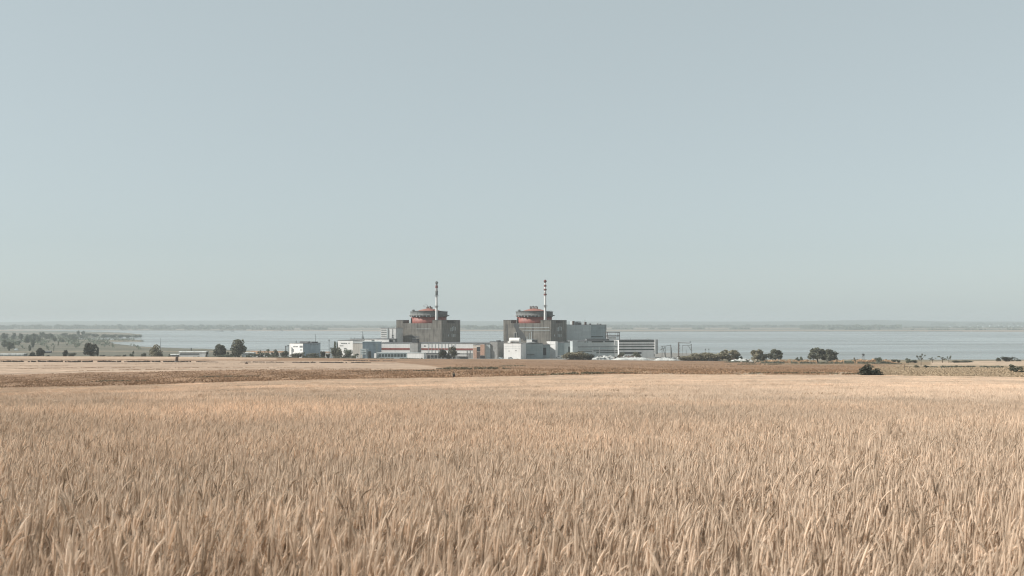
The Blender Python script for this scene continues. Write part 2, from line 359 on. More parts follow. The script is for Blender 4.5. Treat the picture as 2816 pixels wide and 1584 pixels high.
# water
def water_material():
    m = bpy.data.materials.new('lake_water'); m.use_nodes = True; nt = m.node_tree; N = nt.nodes; L = nt.links
    p = N['Principled BSDF']; p.inputs['Base Color'].default_value = (0.19,0.205,0.20,1); p.inputs['IOR'].default_value = 1.33
    geo = N.new('ShaderNodeNewGeometry'); mp = N.new('ShaderNodeMapping'); mp.inputs['Scale'].default_value = (0.0008, 0.004, 0.01)
    L.new(geo.outputs['Position'], mp.inputs['Vector'])
    no = N.new('ShaderNodeTexNoise'); no.inputs['Scale'].default_value = 1; no.inputs['Detail'].default_value = 7; no.inputs['Roughness'].default_value = 0.6
    L.new(mp.outputs[0], no.inputs['Vector'])
    mr = N.new('ShaderNodeMapRange'); mr.inputs['From Min'].default_value = 0.35; mr.inputs['From Max'].default_value = 0.65
    mr.inputs['To Min'].default_value = 0.05; mr.inputs['To Max'].default_value = 0.5
    L.new(no.outputs['Fac'], mr.inputs['Value']); L.new(mr.outputs[0], p.inputs['Roughness'])
    mp2 = N.new('ShaderNodeMapping'); mp2.inputs['Scale'].default_value = (0.08, 0.25, 0.1); L.new(geo.outputs['Position'], mp2.inputs['Vector'])
    n2 = N.new('ShaderNodeTexNoise'); n2.inputs['Scale'].default_value = 1; n2.inputs['Detail'].default_value = 4; L.new(mp2.outputs[0], n2.inputs['Vector'])
    bp = N.new('ShaderNodeBump'); bp.inputs['Strength'].default_value = 0.35; bp.inputs['Distance'].default_value = 0.5
    L.new(n2.outputs['Fac'], bp.inputs['Height']); L.new(bp.outputs[0], p.inputs['Normal'])
    return m
w = MB().add([(-26000,1400,0),(26000,1400,0),(26000,12000,0),(-26000,12000,0)], [(0,1,2,3)]).build('lake_water', water_material())
tag(w, 'wide calm grey blue reservoir', None, None, 'structure')

# ---------------------------------------------------------------- haze
hz = MB().box(-27000, 27000, -300, 29000, -8, 128)
hm = bpy.data.materials.new('thin_air_haze'); hm.use_nodes = True; hn = hm.node_tree; hn.nodes.clear()
ho = hn.nodes.new('ShaderNodeOutputMaterial'); pv = hn.nodes.new('ShaderNodeVolumePrincipled')
pv.inputs['Color'].default_value = (0.64,0.70,0.73,1); pv.inputs['Density'].default_value = 8.2e-5; pv.inputs['Anisotropy'].default_value = 0.1
hn.links.new(pv.outputs[0], ho.inputs['Volume'])
tag(hz.build('haze', hm), 'thin pale haze over the lake and fields', None, None, 'stuff')

# ---------------------------------------------------------------- leaf mass builder
def leafmass(name, P, size, mt, parent=None, tone=None, upright=0.0, seed=0, asp=1.0):
    """P: n x 3 leaf centres; every leaf a small bent quad."""
    rg = np.random.default_rng(seed); n = len(P)
    a = rg.normal(size=(n,3)); a /= np.linalg.norm(a, axis=1)[:,None]
    if upright: a = a*(1-upright) + np.array((0,0,1.0))*upright; a /= np.linalg.norm(a, axis=1)[:,None]
    b = rg.normal(size=(n,3)); b -= (b*a).sum(1)[:,None]*a; b /= np.linalg.norm(b, axis=1)[:,None]+1e-9
    s = (size*(0.6+0.8*rg.random(n)))[:,None] if np.isscalar(size) else size[:,None]
    A = a*s*asp; Bv = b*s*0.5
    v = np.stack([P-A*.5-Bv*.6, P+A*.1-Bv, P+A*.6, P+A*.0+Bv], 1).reshape(-1,3)
    f = np.arange(4*n).reshape(n,4)
    me = bpy.data.meshes.new(name); me.vertices.add(4*n); me.vertices.foreach_set('co', v.ravel())
    me.loops.add(4*n); me.loops.foreach_set('vertex_index', f.ravel()); me.polygons.add(n)
    me.polygons.foreach_set('loop_start', np.arange(0,4*n,4)); me.polygons.foreach_set('loop_total', np.full(n,4)); me.update(calc_edges=True)
    t = tone if tone is not None else rg.random(n)
    at = me.attributes.new('tone', 'FLOAT', 'POINT'); at.data.foreach_set('value', np.repeat(t, 4).astype(np.float32))
    me.materials.append(mt)
    o = bpy.data.objects.new(name, me); col.objects.link(o)
    if parent: o.parent = parent
    return o

def crown_points(rg, n, blobs, squash=1.0):
    """points gathered near the shells of several lobes; unit crown: x,y in -.5...5, z 0..1"""
    bl = np.array(blobs); k = rg.choice(len(bl), n, p=(bl[:,3]**2)/(bl[:,3]**2).sum())
    d = rg.normal(size=(n,3)); d /= np.linalg.norm(d, axis=1)[:,None]
    r = bl[k,3]*(0.55+0.5*rg.random(n)**0.6)
    P = bl[k,:3] + d*r[:,None]; P[:,2] = np.maximum(P[:,2], 0.02)
    tone = np.clip(0.5+0.25*rg.normal(size=n) + (rg.random(len(bl))[k]-0.5)*0.5, 0, 1)
    return P, tone

PROTO = {}
def make_proto(kind, seed):
    rg = np.random.default_rng(seed); root = (0,0,0)
    crown_mb = None; tb = MB()
    if kind == 'round':
        bl = [(math.cos(a)*q*math.sqrt(max(.08,1-((z-.45)/.5)**2))*.36, math.sin(a)*q*math.sqrt(max(.08,1-((z-.45)/.5)**2))*.36, z, rg.uniform(.10,.19)) for a, q, z in zip(rg.uniform(0,6.28,24), rg.uniform(.5,1,24), rg.uniform(.22,.86,24))] + [(0,0,.5,.3)]
        n, sz = 2200, .07; t0 = .22
    elif kind == 'bush':
        bl = [(rg.uniform(-.38,.38), rg.uniform(-.3,.3), rg.uniform(.15,.72), rg.uniform(.12,.22)) for _ in range(16)] + [(0,0,.3,.3)]
        n, sz = 1700, .07; t0 = .08
    elif kind == 'tall':
        bl = [(rg.uniform(-.3,.3)*(1-abs(z-.6)), rg.uniform(-.3,.3)*(1-abs(z-.6)), z, rg.uniform(.1,.19)) for z in rg.uniform(.16,.9,18)]
        n, sz = 1500, .075; t0 = .3
    elif kind == 'poplar':
        bl = [(rg.uniform(-.15,.15), rg.uniform(-.15,.15), z, rg.uniform(.09,.16)) for z in np.linspace(.18,.88,10)]
        n, sz = 800, .08; t0 = .15
    elif kind == 'ragged':
        bl = [(rg.uniform(-.42,.42), rg.uniform(-.3,.3), rg.uniform(.1,.85)*rg.uniform(.5,1), rg.uniform(.06,.14)) for _ in range(20)]
        n, sz = 1100, .07; t0 = .1
    elif kind == 'sparse':
        bl = [(rg.uniform(-.42,.42), rg.uniform(-.3,.3), rg.uniform(.5,.95), rg.uniform(.05,.09)) for _ in range(11)]
        n, sz = 380, .06; t0 = .5
    P, tone = crown_points(rg, n, bl)
    tb.tube([(0,0,-.04),(.01,0,t0),(-.01,.01,.6)], .035, .016, 5)
    for b in bl[:7]:
        tb.tube([(0,0,t0*.9),((b[0])*.5,(b[1])*.5,(t0+b[2])*.5),(b[0],b[1],b[2])], .02, .006, 4)
    return P, tone, sz, tb
def tree(kind, px, Y, wpx, hpx, leaf, name, label, cat='tree', group=None, seed=0, base=None, rz=None, trunk_mat='bark'):
    key = (kind, leaf, seed % 4)
    k = Y/F; wm, hm_ = wpx*k, hpx*k
    p = gp(px, Y);
    if base is not None: p.z = zrow(base, Y)
    root = empty(name, p, rnd.uniform(0, 6.28) if rz is None else rz)
    tag(root, label, cat, group)
    if key not in PROTO:
        P, tone, sz, tb = make_proto(kind, hash((kind, seed % 4)) % 1 + seed % 4 + {'round':10,'bush':20,'tall':30,'poplar':40,'ragged':50,'sparse':60}[kind])
        c = leafmass('crown', P, sz, M[leaf], root, tone, seed=seed); t = tb.build('trunk', M[trunk_mat], root, True)
        PROTO[key] = (c.data, t.data)
    else:
        c = bpy.data.objects.new('crown', PROTO[key][0]); t = bpy.data.objects.new('trunk', PROTO[key][1])
        for o in (c, t): col.objects.link(o); o.parent = root
    root.scale = (wm*1.02, wm*1.02, hm_)
    return root

# ---------------------------------------------------------------- buildings
TH = R(19)
class Bld:
    """box-like building; C = visible front corner at photo column pxc, distance Y; th = turn of its front towards the left"""
    def __init__(s, name, label, cat, Y, pxl, pxc, top, pxr=None, depth=None, th=TH, base_z=None, group=None):
        s.Y, s.th, s.uc = Y, th, U(pxc); cx = s.uc*Y; c, sn = math.cos(th), math.sin(th)
        s.L = (cx - U(pxl)*Y)/(c + U(pxl)*sn)
        if pxr is not None and depth is None: depth = (U(pxr)*Y - cx)/(sn - U(pxr)*c)
        s.D = depth; s.cx = cx
        ctr = Vector((cx - s.L*c*.5 + s.D*sn*.5, Y + s.L*sn*.5 + s.D*c*.5, 0))
        s.bz = min(G(ctr.x, ctr.y), G(cx, Y)) - 0.3 if base_z is None else base_z
        ctr.z = s.bz; s.ctr = ctr
        s.root = empty(name, ctr, -th); tag(s.root, label, cat, group)
        s.H = zrow(top, Y) - s.bz; s.top = top
    def x(s, px):     # local x of a photo column on the front face
        u = U(px); return s.L/2 - (s.cx - u*s.Y)/(math.cos(s.th) + u*math.sin(s.th))
    def z(s, row, px=None):
        lp = 0 if px is None else s.L/2 - s.x(px)
        return zrow(row, s.Y + lp*math.sin(s.th)) - s.bz
    def y(s, px):     # local y of a photo column on the right face
        u = U(px); return -s.D/2 + (u*s.Y - s.cx)/(math.sin(s.th) - u*math.cos(s.th))
    def body(s, m, name='wall', z0=0, z1=None, roof=True, rm='roof', par=0.5):
        z1 = s.H if z1 is None else z1
        o = MB().box(-s.L/2, s.L/2, -s.D/2, s.D/2, z0, z1-0.35).build(name, M[m], s.root)
        if roof:
            MB().box(-s.L/2-.25, s.L/2+.25, -s.D/2-.25, s.D/2+.25, z1-.35, z1+par*.3).build('roof', M[rm], s.root)
        return o
    def fbox(s, name, m, p0, p1, r0, r1, out=0.15, inn=0.1, parent=None):   # box on front face between columns and rows (r0 top)
        x0, x1 = s.x(p0), s.x(p1); pm = (p0+p1)/2
        return MB().box(x0, x1, -s.D/2-out, -s.D/2+inn, s.z(r1, pm), s.z(r0, pm)).build(name, M[m], parent or s.root)
    def sbox(s, name, m, p0, p1, r0, r1, out=0.15, inn=0.1):
        y0, y1 = s.y(p0), s.y(p1); k = (s.Y + (y0+y1+s.D)/2*math.cos(s.th))
        return MB().box(s.L/2-inn, s.L/2+out, min(y0,y1), max(y0,y1), zrow(r1,k)-s.bz, zrow(r0,k)-s.bz).build(name, M[m], s.root)
    def roofbox(s, name, m, x0, x1, y0, y1, h, z=None):
        z = s.H+.1 if z is None else z
        return MB().box(x0*s.L/2, x1*s.L/2, y0*s.D/2, y1*s.D/2, z, z+h).build(name, M[m], s.root)

# ================================================================ power station
def reactor(name, label, Y, pxl, pxc, pxr, tower_l, tower_c, drum_px, stack_lab, idx):
    b = Bld(name, label, 'reactor building', Y, pxl, pxc, 889, pxr=pxr, base_z=17.5)
    L, D = b.L, b.D; zw = b.H; zt = b.z(880)
    # hollow parapet box
    t = 1.6; dk = zw - 5.0
    mb = MB().box(-L/2, L/2, -D/2, -D/2+t, 0, zw).box(-L/2, L/2, D/2-t, D/2, 0, zw)
    mb.box(-L/2, -L/2+t, -D/2+t, D/2-t, 0, zw).box(L/2-t, L/2, -D/2+t, D/2-t, 0, zw)
    mb.build('wall', M['concrete'], b.root)
    MB().box(-L/2+t, L/2-t, -D/2+t, D/2-t, dk-.8, dk).build('deck', M['roof'], b.root)
    wl = b.x(tower_l) + L/2; wc = L/2 - b.x(tower_c); dt = b.D*0.29
    for (x0, x1, y0, y1) in ((-L/2-.05, -L/2+wl, -D/2-.05, -D/2+dt), (L/2-wc, L/2+.05, -D/2-.05, -D/2+dt*1.05),
                             (L/2-wc, L/2+.05, D/2-dt, D/2+.05), (-L/2-.05, -L/2+wl, D/2-dt, D/2+.05)):
        o = MB().box(x0, x1, y0, y1, zw-7.0, zt-.3).build('corner_tower', M['concrete'], b.root)
        MB().box(x0-.2, x1+.2, y0-.2, y1+.2, zt-.3, zt+.1).build('coping', M['roof'], o)
    # containment drum
    r = 51.2*(Y+33)/F; cx = b.x(drum_px)*0 + (U(drum_px)*(Y+32) - b.ctr.x); cx = max(-6, min(6, cx)); cy = 0
    k = Y + 33
    zz = lambda row: zrow(row, k) - b.bz
    d = MB().lathe([(r-1.2, dk-.5), (r-1.2, zz(871.5))], cx, cy, 64).build('containment_drum', M['red'], b.root, True)
    for p in d.data.polygons:
        if len(p.vertices) > 4: p.use_smooth = False
    g = MB().lathe([(r-1.2, zz(871.5)), (r, zz(871)), (r, zz(858)), (r+.7, zz(857.6)), (r+.7, zz(856.6)), (r-.6, zz(856.6)), (r-.6, zz(858))], cx, cy, 64).build('gallery', M['gallery'], b.root)
    # dome
    rd = r*0.72; zd0 = zz(858.5); hd = zz(847.3)-zd0; prof = [(rd*math.cos(a), zd0 + hd*(.55*math.sin(a)+.45*(1-math.cos(a)))) for a in [i*math.pi/2/9 for i in range(9)]] + [(0.4, zd0+hd)]
    dm = MB().lathe(prof, cx, cy, 48).build('dome', M['redroof'], b.root, True)
    # ledge brackets under the gallery
    for i in range(12):
        a = R(-150 + i*11 + 3*idx); x, y = cx+(r+.1)*math.cos(a), cy+(r+.1)*math.sin(a)
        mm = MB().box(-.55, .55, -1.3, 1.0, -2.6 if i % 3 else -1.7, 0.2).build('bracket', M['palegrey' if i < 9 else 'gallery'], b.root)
        mm.location = (x, y, zz(866.5)); mm.rotation_euler = (0, 0, a+math.pi/2)
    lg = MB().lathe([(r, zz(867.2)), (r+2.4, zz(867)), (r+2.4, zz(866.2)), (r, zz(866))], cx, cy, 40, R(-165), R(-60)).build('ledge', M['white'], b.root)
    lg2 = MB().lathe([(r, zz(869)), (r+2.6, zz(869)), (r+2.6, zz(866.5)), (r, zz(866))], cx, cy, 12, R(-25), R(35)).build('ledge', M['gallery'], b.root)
    # rail
    rl = MB().lathe([(r-.3, zz(855.4)), (r-.15, zz(855.4)), (r-.15, zz(855.0)), (r-.3, zz(855.0))], cx, cy, 40)
    rl.build('railing', M['steel'], b.root)
    # dark recess door in the drum foot, equipment on the dome
    a = R(-140); o = MB().box(-1.2, 1.2, -1, 1, 0, zz(875)-dk).build('door', M['dark'], b.root); o.location = (cx+(r-1)*math.cos(a), cy+(r-1)*math.sin(a), dk); o.rotation_euler = (0,0,a+math.pi/2)
    zt2 = zd0+hd-.4
    if idx == 0:
        pts = [(cx-4.5+3.2*math.cos(t), cy-1, zt2+3.6+1.5*math.sin(t)) for t in np.linspace(0, 6.28, 14)]
        MB().tube(pts, .28).tube([(cx-3.5,cy-1,zt2),(cx-3,cy-1,zt2+2.4)], .4).tube([(cx-1.5,cy-1,zt2+2.8),(cx+5.5,cy-2,zt2+1.6)], .35).build('lifting_ring', M['steel'], b.root)
        MB().box(cx-1.6,cx+.6,cy-3,cy-1,zt2-.2,zt2+2.5).box(cx+2.2,cx+3.4,cy-3,cy-1,zt2-.6,zt2+3.4).box(cx+4.4,cx+6.2,cy-4,cy-2,zt2-.8,zt2+1.6).build('hatch_gear', M['rust'], b.root)
        MB().tube([(cx+1,cy-4,zt2+.2),(cx+13,cy-13,zt2-2.6)], .55).build('pipe', M['redband'], b.root)
    else:
        g2 = MB()
        for dx, h in ((-5.5,3.2),(-3.6,2.2),(-1.5,3.6),(.6,1.8),(2.6,3.3),(4.6,2.6)): g2.box(cx+dx,cx+dx+1.1,cy-3,cy-1.6,zt2-.6,zt2+h)
        g2.build('hatch_gear', M['rust'], b.root)
        MB().tube([(cx-5,cy-2,zt2+2.9),(cx+5.5,cy-2,zt2+2.3)], .35).tube([(cx-3,cy-5,zt2-1),(cx+6,cy-6,zt2-2)], .9).build('lifting_ring', M['rust'], b.root)
    # pipe bridge post at the left
    lx = b.x(1118 if idx == 0 else 1411.5); yy = -D/2+D*.33
    MB().tube([(lx,yy,dk),(lx,yy,zz(854.5))], 1.15, n=8).tube([(lx,yy,zz(856)),(lx+4,yy,zz(855.4)),(cx-r+2.5,cy-2,zz(856.8))], .45).build('vent_pipe', M['steel'], b.root)
    o = MB().lathe([(1.2,0),(1.9,.3),(1.9,1.6),(1.2,2)], 0, 0, 10).build('pipe_cap', M['steel'], b.root); o.location = (lx,yy,zz(855.2))
    # slit windows of the shaded side
    base = 1247 if idx == 0 else 1539
    for row0, row1, n0, n1 in ((898,909,0,3),(901,912,0,3),(919,925,0,4)):
        pass
    for j, (dp, r0, r1) in enumerate(((-8,901,911),(-4,899,911),(0,897.5,909),(4,899,909),(-15,920,925),(-5,918,926),(-1,919,927),(3,919,926))):
        b.sbox('window', 'palegrey', base+dp, base+dp+1.6, r0, r1, out=.2)
    return b, cx, cy, dk, r

def stack(label, px, Y, zb, toprow, red, group):
    x = U(px)*Y; root = empty('ventilation_stack', (x, Y, zb), 0); tag(root, label, 'chimney', group)
    z = lambda row: zrow(row, Y)-zb
    k = Y/F
    rr = lambda row: np.interp(row, [toprow+8, 792, 880, 900], [1.55*k, 2.5*k, 3.8*k, 3.9*k])
    MB().lathe([(rr(r0), z(r0)) for r0 in (889.5, 880, 860, 840, 815, 795, toprow+17)] + [(1.7*k, z(toprow+16)), (1.55*k, z(toprow+4)), (1.3*k, z(toprow+3.5))], 0, 0, 20).build('shaft', M['stackwhite'], root, True)
    MB().lathe([(1.6*k, z(toprow+8)), (3.2*k, z(toprow+6)), (4.5*k, z(toprow+3.6)), (4.3*k, z(toprow+2)), (2.4*k, z(toprow+.8)), (2.3*k, z(toprow-.6)), (1.0*k, z(toprow-.8))], 0, 0, 16).build('cap', M['redband' if red else 'steel'], root)
    bands = ((783,788),(794,798.5),(808,812)) if red else ((785,792),(799.5,802.5))
    for r0, r1 in bands:
        MB().lathe([(rr(r1)+.12, z(r1)), (rr(r1)+.75, z(r1)), (rr(r0)+.75, z(r0)), (rr(r0)+.12, z(r0))], 0, 0, 20).build('painted_band', M['redband' if (red or r0 < 790) else 'steel'], root)
    MB().lathe([(rr(808)+.03, z(808)), (rr(808)+.12, z(808)), (1.62*k, z(toprow+17)), (1.55*k, z(toprow+17))] if red else [(rr(799)+.03, z(799)), (rr(799)+.12, z(799)), (rr(793)+.12, z(793)), (rr(793)+.03, z(793))], 0, 0, 20).build('sooty_band', M['stackgrey'], root)
    if not red:
        MB().lathe([(rr(811)+.1, z(811)), (rr(811)+.45, z(811)), (rr(803)+.45, z(803)), (rr(803)+.1, z(803))], 0, 0, 20).build('painted_band', M['gallery'], root)
        MB().lathe([(rr(784)+.1, z(784.5)), (rr(784)+.4, z(784.5)), (rr(779)+.4, z(779)), (rr(779)+.1, z(779))], 0, 0, 20).build('painted_band', M['steel'], root)
    for row in ((841.5,) if red else (813.5, 843.0)):
        q = rr(row); p = MB().lathe([(q, z(row+.5)), (q+1.9, z(row+.5)), (q+1.9, z(row)), (q, z(row))], 0, 0, 16).build('platform', M['steel'], root)
        h = MB().lathe([(q+1.7, z(row)+1.0), (q+1.85, z(row)+1.0), (q+1.85, z(row)+1.15), (q+1.7, z(row)+1.15)], 0, 0, 16)
        h.build('railing', M['steel'], p)
    lad = MB().box(rr(840)*.2, rr(840)*.2+.7, -rr(870)-.5, -rr(850), z(880), z(843)); lad.build('ladder', M['steel'], root)
    return root

r1, cx1, cy1, dk1, rad1 = reactor('reactor_building', 'grey concrete reactor block with red domed drum, further from the turbine hall', 1323, 1090, 1214, 1265.5, 1108, 1189, 1178, '', 0)
r2, cx2, cy2, dk2, rad2 = reactor('reactor_building', 'grey concrete reactor block with soot-dark gash, beside the blue-grey turbine hall', 1305, 1384.5, 1515, 1558, 1405, 1486.5, 1470, '', 1)
stack('white vent chimney with dark mushroom cap over the reactor block without soot marks', 1200.7, 1338, r1.bz+dk1, 774, False, 'chimneys of the two reactor blocks')
stack('white vent chimney with several red bands over the soot-marked reactor block', 1499.2, 1320, r2.bz+dk2, 770, True, 'chimneys of the two reactor blocks')
# soot marks and broken shaft on the second block
def ragged(b, pts, m, name, out=.12):
    vs = [(b.x(p), -b.D/2-out, b.z(r, p)) for p, r in pts]; vs2 = [(v[0], v[1]+out*2, v[2]) for v in vs]; n = len(vs)
    MB().add(vs+vs2, [tuple(range(n)), tuple(range(2*n-1,n-1,-1))]+[(i,i+n,(i+1)%n+n,(i+1)%n) for i in range(n)]).build(name, M[m], b.root)
ragged(r2, [(1414,889.5),(1424,889.2),(1428,896),(1426,903),(1433,909),(1440,917),(1446,929),(1449,936),(1440,937),(1436,930),(1431,936),(1425,936),(1424,922),(1419,912),(1417,903),(1412,896)], 'stainmat', 'soot_stain')
ragged(r2, [(1393,893),(1396,892),(1396,936),(1393.5,936)], 'stainmat', 'soot_stain')
for p, r0, r1_, w in ((1449,924,937,1.2),(1455,916,935,1.2),(1461,912,934,1.5)): r2.fbox('drain_pipe', 'palegrey', p, p+w, r0, r1_, .35)
r2.fbox('cable_duct', 'palegrey', 1427, 1511, 899.5, 900.9, .35); r2.fbox('cable_duct', 'palegrey', 1437, 1512, 907.6, 908.8, .35)
fr = r2.fbox('lift_shaft', 'concrete2', 1413, 1422, 913.5, 934, .9); r2.fbox('opening', 'dark', 1415.5, 1420, 916, 932, 1.0, .9, parent=fr)
ragged(r1, [(1097,920.5),(1108,920),(1112,921.2),(1100,922)], 'stainmat', 'soot_stain'); r1.fbox('cable_duct', 'palegrey', 1145, 1185, 904, 905, .3)
ragged(r1, [(1122,927),(1128,924.5),(1145,924),(1154,926),(1152,928),(1132,928.5)], 'roof', 'canopy_mark')

# white block and wings to the left of the first reactor
b = Bld('switchgear_building', 'white block with stacked louvre slits left of the first reactor block', 'industrial building', 1310, 1047, 1089, 902, depth=26, th=R(14), base_z=17.5); b.body('white')
for r0 in (907, 913.5, 919, 925): b.fbox('louvre', 'steel', 1048.5, 1063, r0, r0+1.8)
b.fbox('stair_tower', 'palegrey', 1064, 1067.5, 903.5, 931, .8); b.fbox('drain_pipe', 'steel', 1079, 1080, 905, 929, .3)
for r0 in (921, 926): b.fbox('vent', 'dark', 1077.5, 1081.5, r0, r0+2, .4)
b = Bld('annex_building', 'low white annex with dark grey end, under the white louvred block', 'industrial building', 1290, 1030, 1069, 931.5, depth=24, th=R(12), base_z=17.5); b.body('white2')
b.fbox('cornice', 'roof', 1030.5, 1068.5, 931.2, 932.2, .4)
b = Bld('concrete_hut', 'dark grey concrete cube between white annex and first reactor block', 'hut', 1292, 1070, 1086, 932, depth=12, th=R(8), base_z=17.5); b.body('concrete2'); b.fbox('door', 'dark', 1072, 1080, 935, 946)

# long low hall with the red stripe
b = Bld('long_hall', 'very long low white hall with a red stripe, below the first reactor block', 'industrial hall', 1232, 1040, 1347, 943.5, depth=34, th=R(11), base_z=17.5); b.body('white2')
b.fbox('red_stripe', 'red', 1049, 1346, 957.5, 962.8, .25); b.fbox('lower_wall', 'concrete2', 1041, 1346, 970.5, 988, .3)
b.fbox('roof_edge', 'roof', 1041, 1346, 942.6, 943.6, .5)
for p in (1152, 1166, 1245): b.fbox('window', 'glass', p, p+4, 950, 952.5, .3)
for p in range(1178, 1252, 9): b.fbox('panel_rib', 'palegrey', p, p+.8, 944.5, 970, .35)
for p in range(1284, 1340, 8): b.fbox('panel_rib', 'concrete2', p, p+.8, 963, 986, .5)
b = Bld('stair_tower_block', 'grey concrete tower with dark hatch on top, in front of the red-striped hall', 'tower', 1205, 1127, 1149, 942.5, pxr=1158.5, th=R(22), base_z=17.5); b.body('concrete2')
b.roofbox('hatch_house', 'dark', -.65, .65, -.5, .7, 4.4); b.roofbox('hatch_lid', 'roof', -.75, .75, -.6, .8, .4, b.H+4.5)
b = Bld('gate_house', 'plain white box at the field edge in front of grey hatch tower', 'hut', 1180, 1120, 1165, 970.5, pxr=1171.5, th=R(16), base_z=17.5); b.body('white2', rm='palegrey')
b.fbox('panel_joint', 'concrete2', 1160, 1161, 971.5, 988, .08)
# glazed low shed
b = Bld('glazed_shed', 'long low bluish glazed shed left of the plain white box', 'shed', 1190, 1036, 1119.5, 970, depth=14, th=R(9), base_z=17.5); b.body('bluegrey', rm='palegrey')
for i in range(9):
    w_ = b.fbox('window', 'glass', 1041+i*8.6, 1047.5+i*8.6, 973.5, 981.5); 
b.fbox('white_pier', 'white2', 1029.5, 1035.5, 971.5, 987, 1.2)
b = Bld('flat_roof_kiosk', 'small dark kiosk with pinkish white canopy right of the dark trees', 'kiosk', 1180, 1260, 1283, 979.5, depth=8, th=R(12), base_z=17.5); b.body('steel', rm='beige')
o = b.fbox('canopy', 'white', 1258.5, 1284, 975, 980, 1.5); 
b.roofbox('roof_vent', 'orange', -.6, .1, -.5, .5, 1.0, b.H+.4)
b = Bld('open_frame_shed', 'grey open shed with dark bays behind the two dark trees', 'shed', 1196, 1172, 1258, 972, depth=12, th=R(9), base_z=17.5); b.body('concrete2')
for i in range(8): b.fbox('opening', 'dark', 1175+i*10, 1182+i*10, 977, 986)
# orange panel building
b = Bld('orange_panel_shed', 'half-open shed with pale orange wall panels beside the long hall end', 'shed', 1200, 1301, 1333, 948, depth=14, th=R(14), base_z=17.5); b.body('beige', rm='roof')
b.fbox('orange_panel', 'orange', 1321, 1332.5, 947, 977, .4); b.fbox('orange_panel', 'orange', 1302, 1311, 957, 988, .4)
b.fbox('opening', 'dark', 1311.5, 1320.5, 954, 966, .3); b.fbox('shutter', 'rust', 1311.5, 1320.5, 968, 987, .3); b.fbox('opening', 'dark', 1320.5, 1333, 978.5, 988, .3)
b = Bld('ribbed_store', 'small grey ribbed store between orange panels and grey tower block', 'store', 1202, 1333, 1348, 946, depth=10, th=R(12), base_z=17.5); b.body('palegrey')
b = Bld('grey_tower_block', 'tall bare grey concrete block left of the bright white cube', 'industrial building', 1200, 1347, 1368, 939.5, pxr=1385, th=R(24), base_z=17.5); b.body('concrete2')
b.roofbox('roof_hut', 'roof', .2, .8, -.4, .3, 1.4)
b = Bld('white_cube_building', 'bright white cube building with grey side in front of the second reactor', 'industrial building', 1190, 1385.5, 1432, 943.5, pxr=1447, th=R(21), base_z=17.5); b.body('white2', rm='concrete2')
for p, r0 in ((1398,964.5),(1417,963.5)): b.fbox('vent', 'steel', p, p+3.5, r0, r0+1.6)
for r0 in (953, 958): b.fbox('panel_joint', 'palegrey', 1387, 1431, r0, r0+.5, .06)
o = MB().lathe([(3.0,0),(3.0,13)], 0, 0, 16).build('roof_tank', M['white2'], b.root); o.rotation_euler = (0, R(90), 0); o.location = (-6, -b.D*.1, b.H+3.2)
b.roofbox('roof_hut', 'white2', -.6, -.3, -.8, -.4, 1.9); b.roofbox('roof_vent', 'rust', -.2, 0, -.9, -.7, .9)
# pile of white sacks / parked van in front of white cube
def van(label, px, Y, w, h, body, turn, name='parked_van'):
    p = gp(px, Y); p.z = max(p.z, 17.6) if 1170 < Y < 1300 else p.z; root = empty(name, p, turn); tag(root, label, 'van')
    k = Y/F; L_, H_ = w*k, h*k
    prof = [(-.5,.12),(-.5,.9),(-.44,1.0),(.18,1.0),(.3,.62),(.48,.52),(.5,.12)]
    pts = [(x*L_, z*H_) for x, z in prof]; W_ = 2.0; n = len(pts)
    MB().add([(x,-W_/2,z) for x,z in pts]+[(x,W_/2,z) for x,z in pts], [tuple(range(n)), tuple(range(2*n-1,n-1,-1))]+[(i,i+n,(i+1)%n+n,(i+1)%n) for i in range(n)]).build('body', M[body], root)
    MB().box(-.05*L_,.2*L_,-W_/2-.03,W_/2+.03,.6*H_,.88*H_).build('window', M['glass'], root)
    for sx in (-.32,.32):
        for sy in (-1,1):
            o = MB().lathe([(.17*H_,-.12),(.17*H_,.12)],0,0,12).build('wheel', M['dark'], root); o.rotation_euler = (R(90),0,0); o.location = (sx*L_, sy*W_/2, .17*H_)
    return root
van('white van parked before the bright white cube building', 1404, 1176, 14, 5.5, 'white2', R(5))
van('white truck parked between white slab tower and olive thicket', 1538, 1225, 22, 8.5, 'white2', R(175), 'parked_truck')
van('dark van parked near the gate box and blackish trees', 1190, 1176, 10, 4.2, 'steel', R(4))
van('pale van parked at the left corner of the white cube', 1378, 1178, 13, 5, 'palegrey', R(-8))
def rubble(label, px, Y, wpx, hpx, m, n, name='debris_pile', cat='debris pile', dz=0.0):
    p = gp(px, Y); p.z = (17.6 if 1165 < Y < 1450 and 700 < px < 1990 else p.z)+dz; root = empty(name, p, 0); tag(root, label, cat)
    k = Y/F; rr = random.Random(int(px)); mb = MB(); W, H = wpx*k, hpx*k
    # lumpy heap
    nx, ny = 18, 6; vs = []
    for i in range(nx+1):
        for j in range(ny+1):
            x = -W/2+W*i/nx; y = -4+8*j/ny; e = math.sin(math.pi*i/nx)**.5*math.sin(math.pi*j/ny)
            vs.append((x, y, H*e*(.55+.45*rr.random())-.2))
    MB().add(vs, [(i*(ny+1)+j,(i+1)*(ny+1)+j,(i+1)*(ny+1)+j+1,i*(ny+1)+j+1) for i in range(nx) for j in range(ny)]).build('heap', M[m], root, True)
    for q in range(n):
        x = rr.uniform(-.45,.45)*W; z = H*rr.uniform(.25,.7); o = MB().box(-rr.uniform(.8,2.2), rr.uniform(.8,2.2), -.4, .4, -.3, rr.uniform(.3,.9)).build('block', M[rr.choice(['concrete2','white2','rust','steel'])], root)
        o.location = (x, -3.2, z); o.rotation_euler = (rr.uniform(-.4,.4), rr.uniform(-.5,.5), rr.uniform(-1,1))
    return root
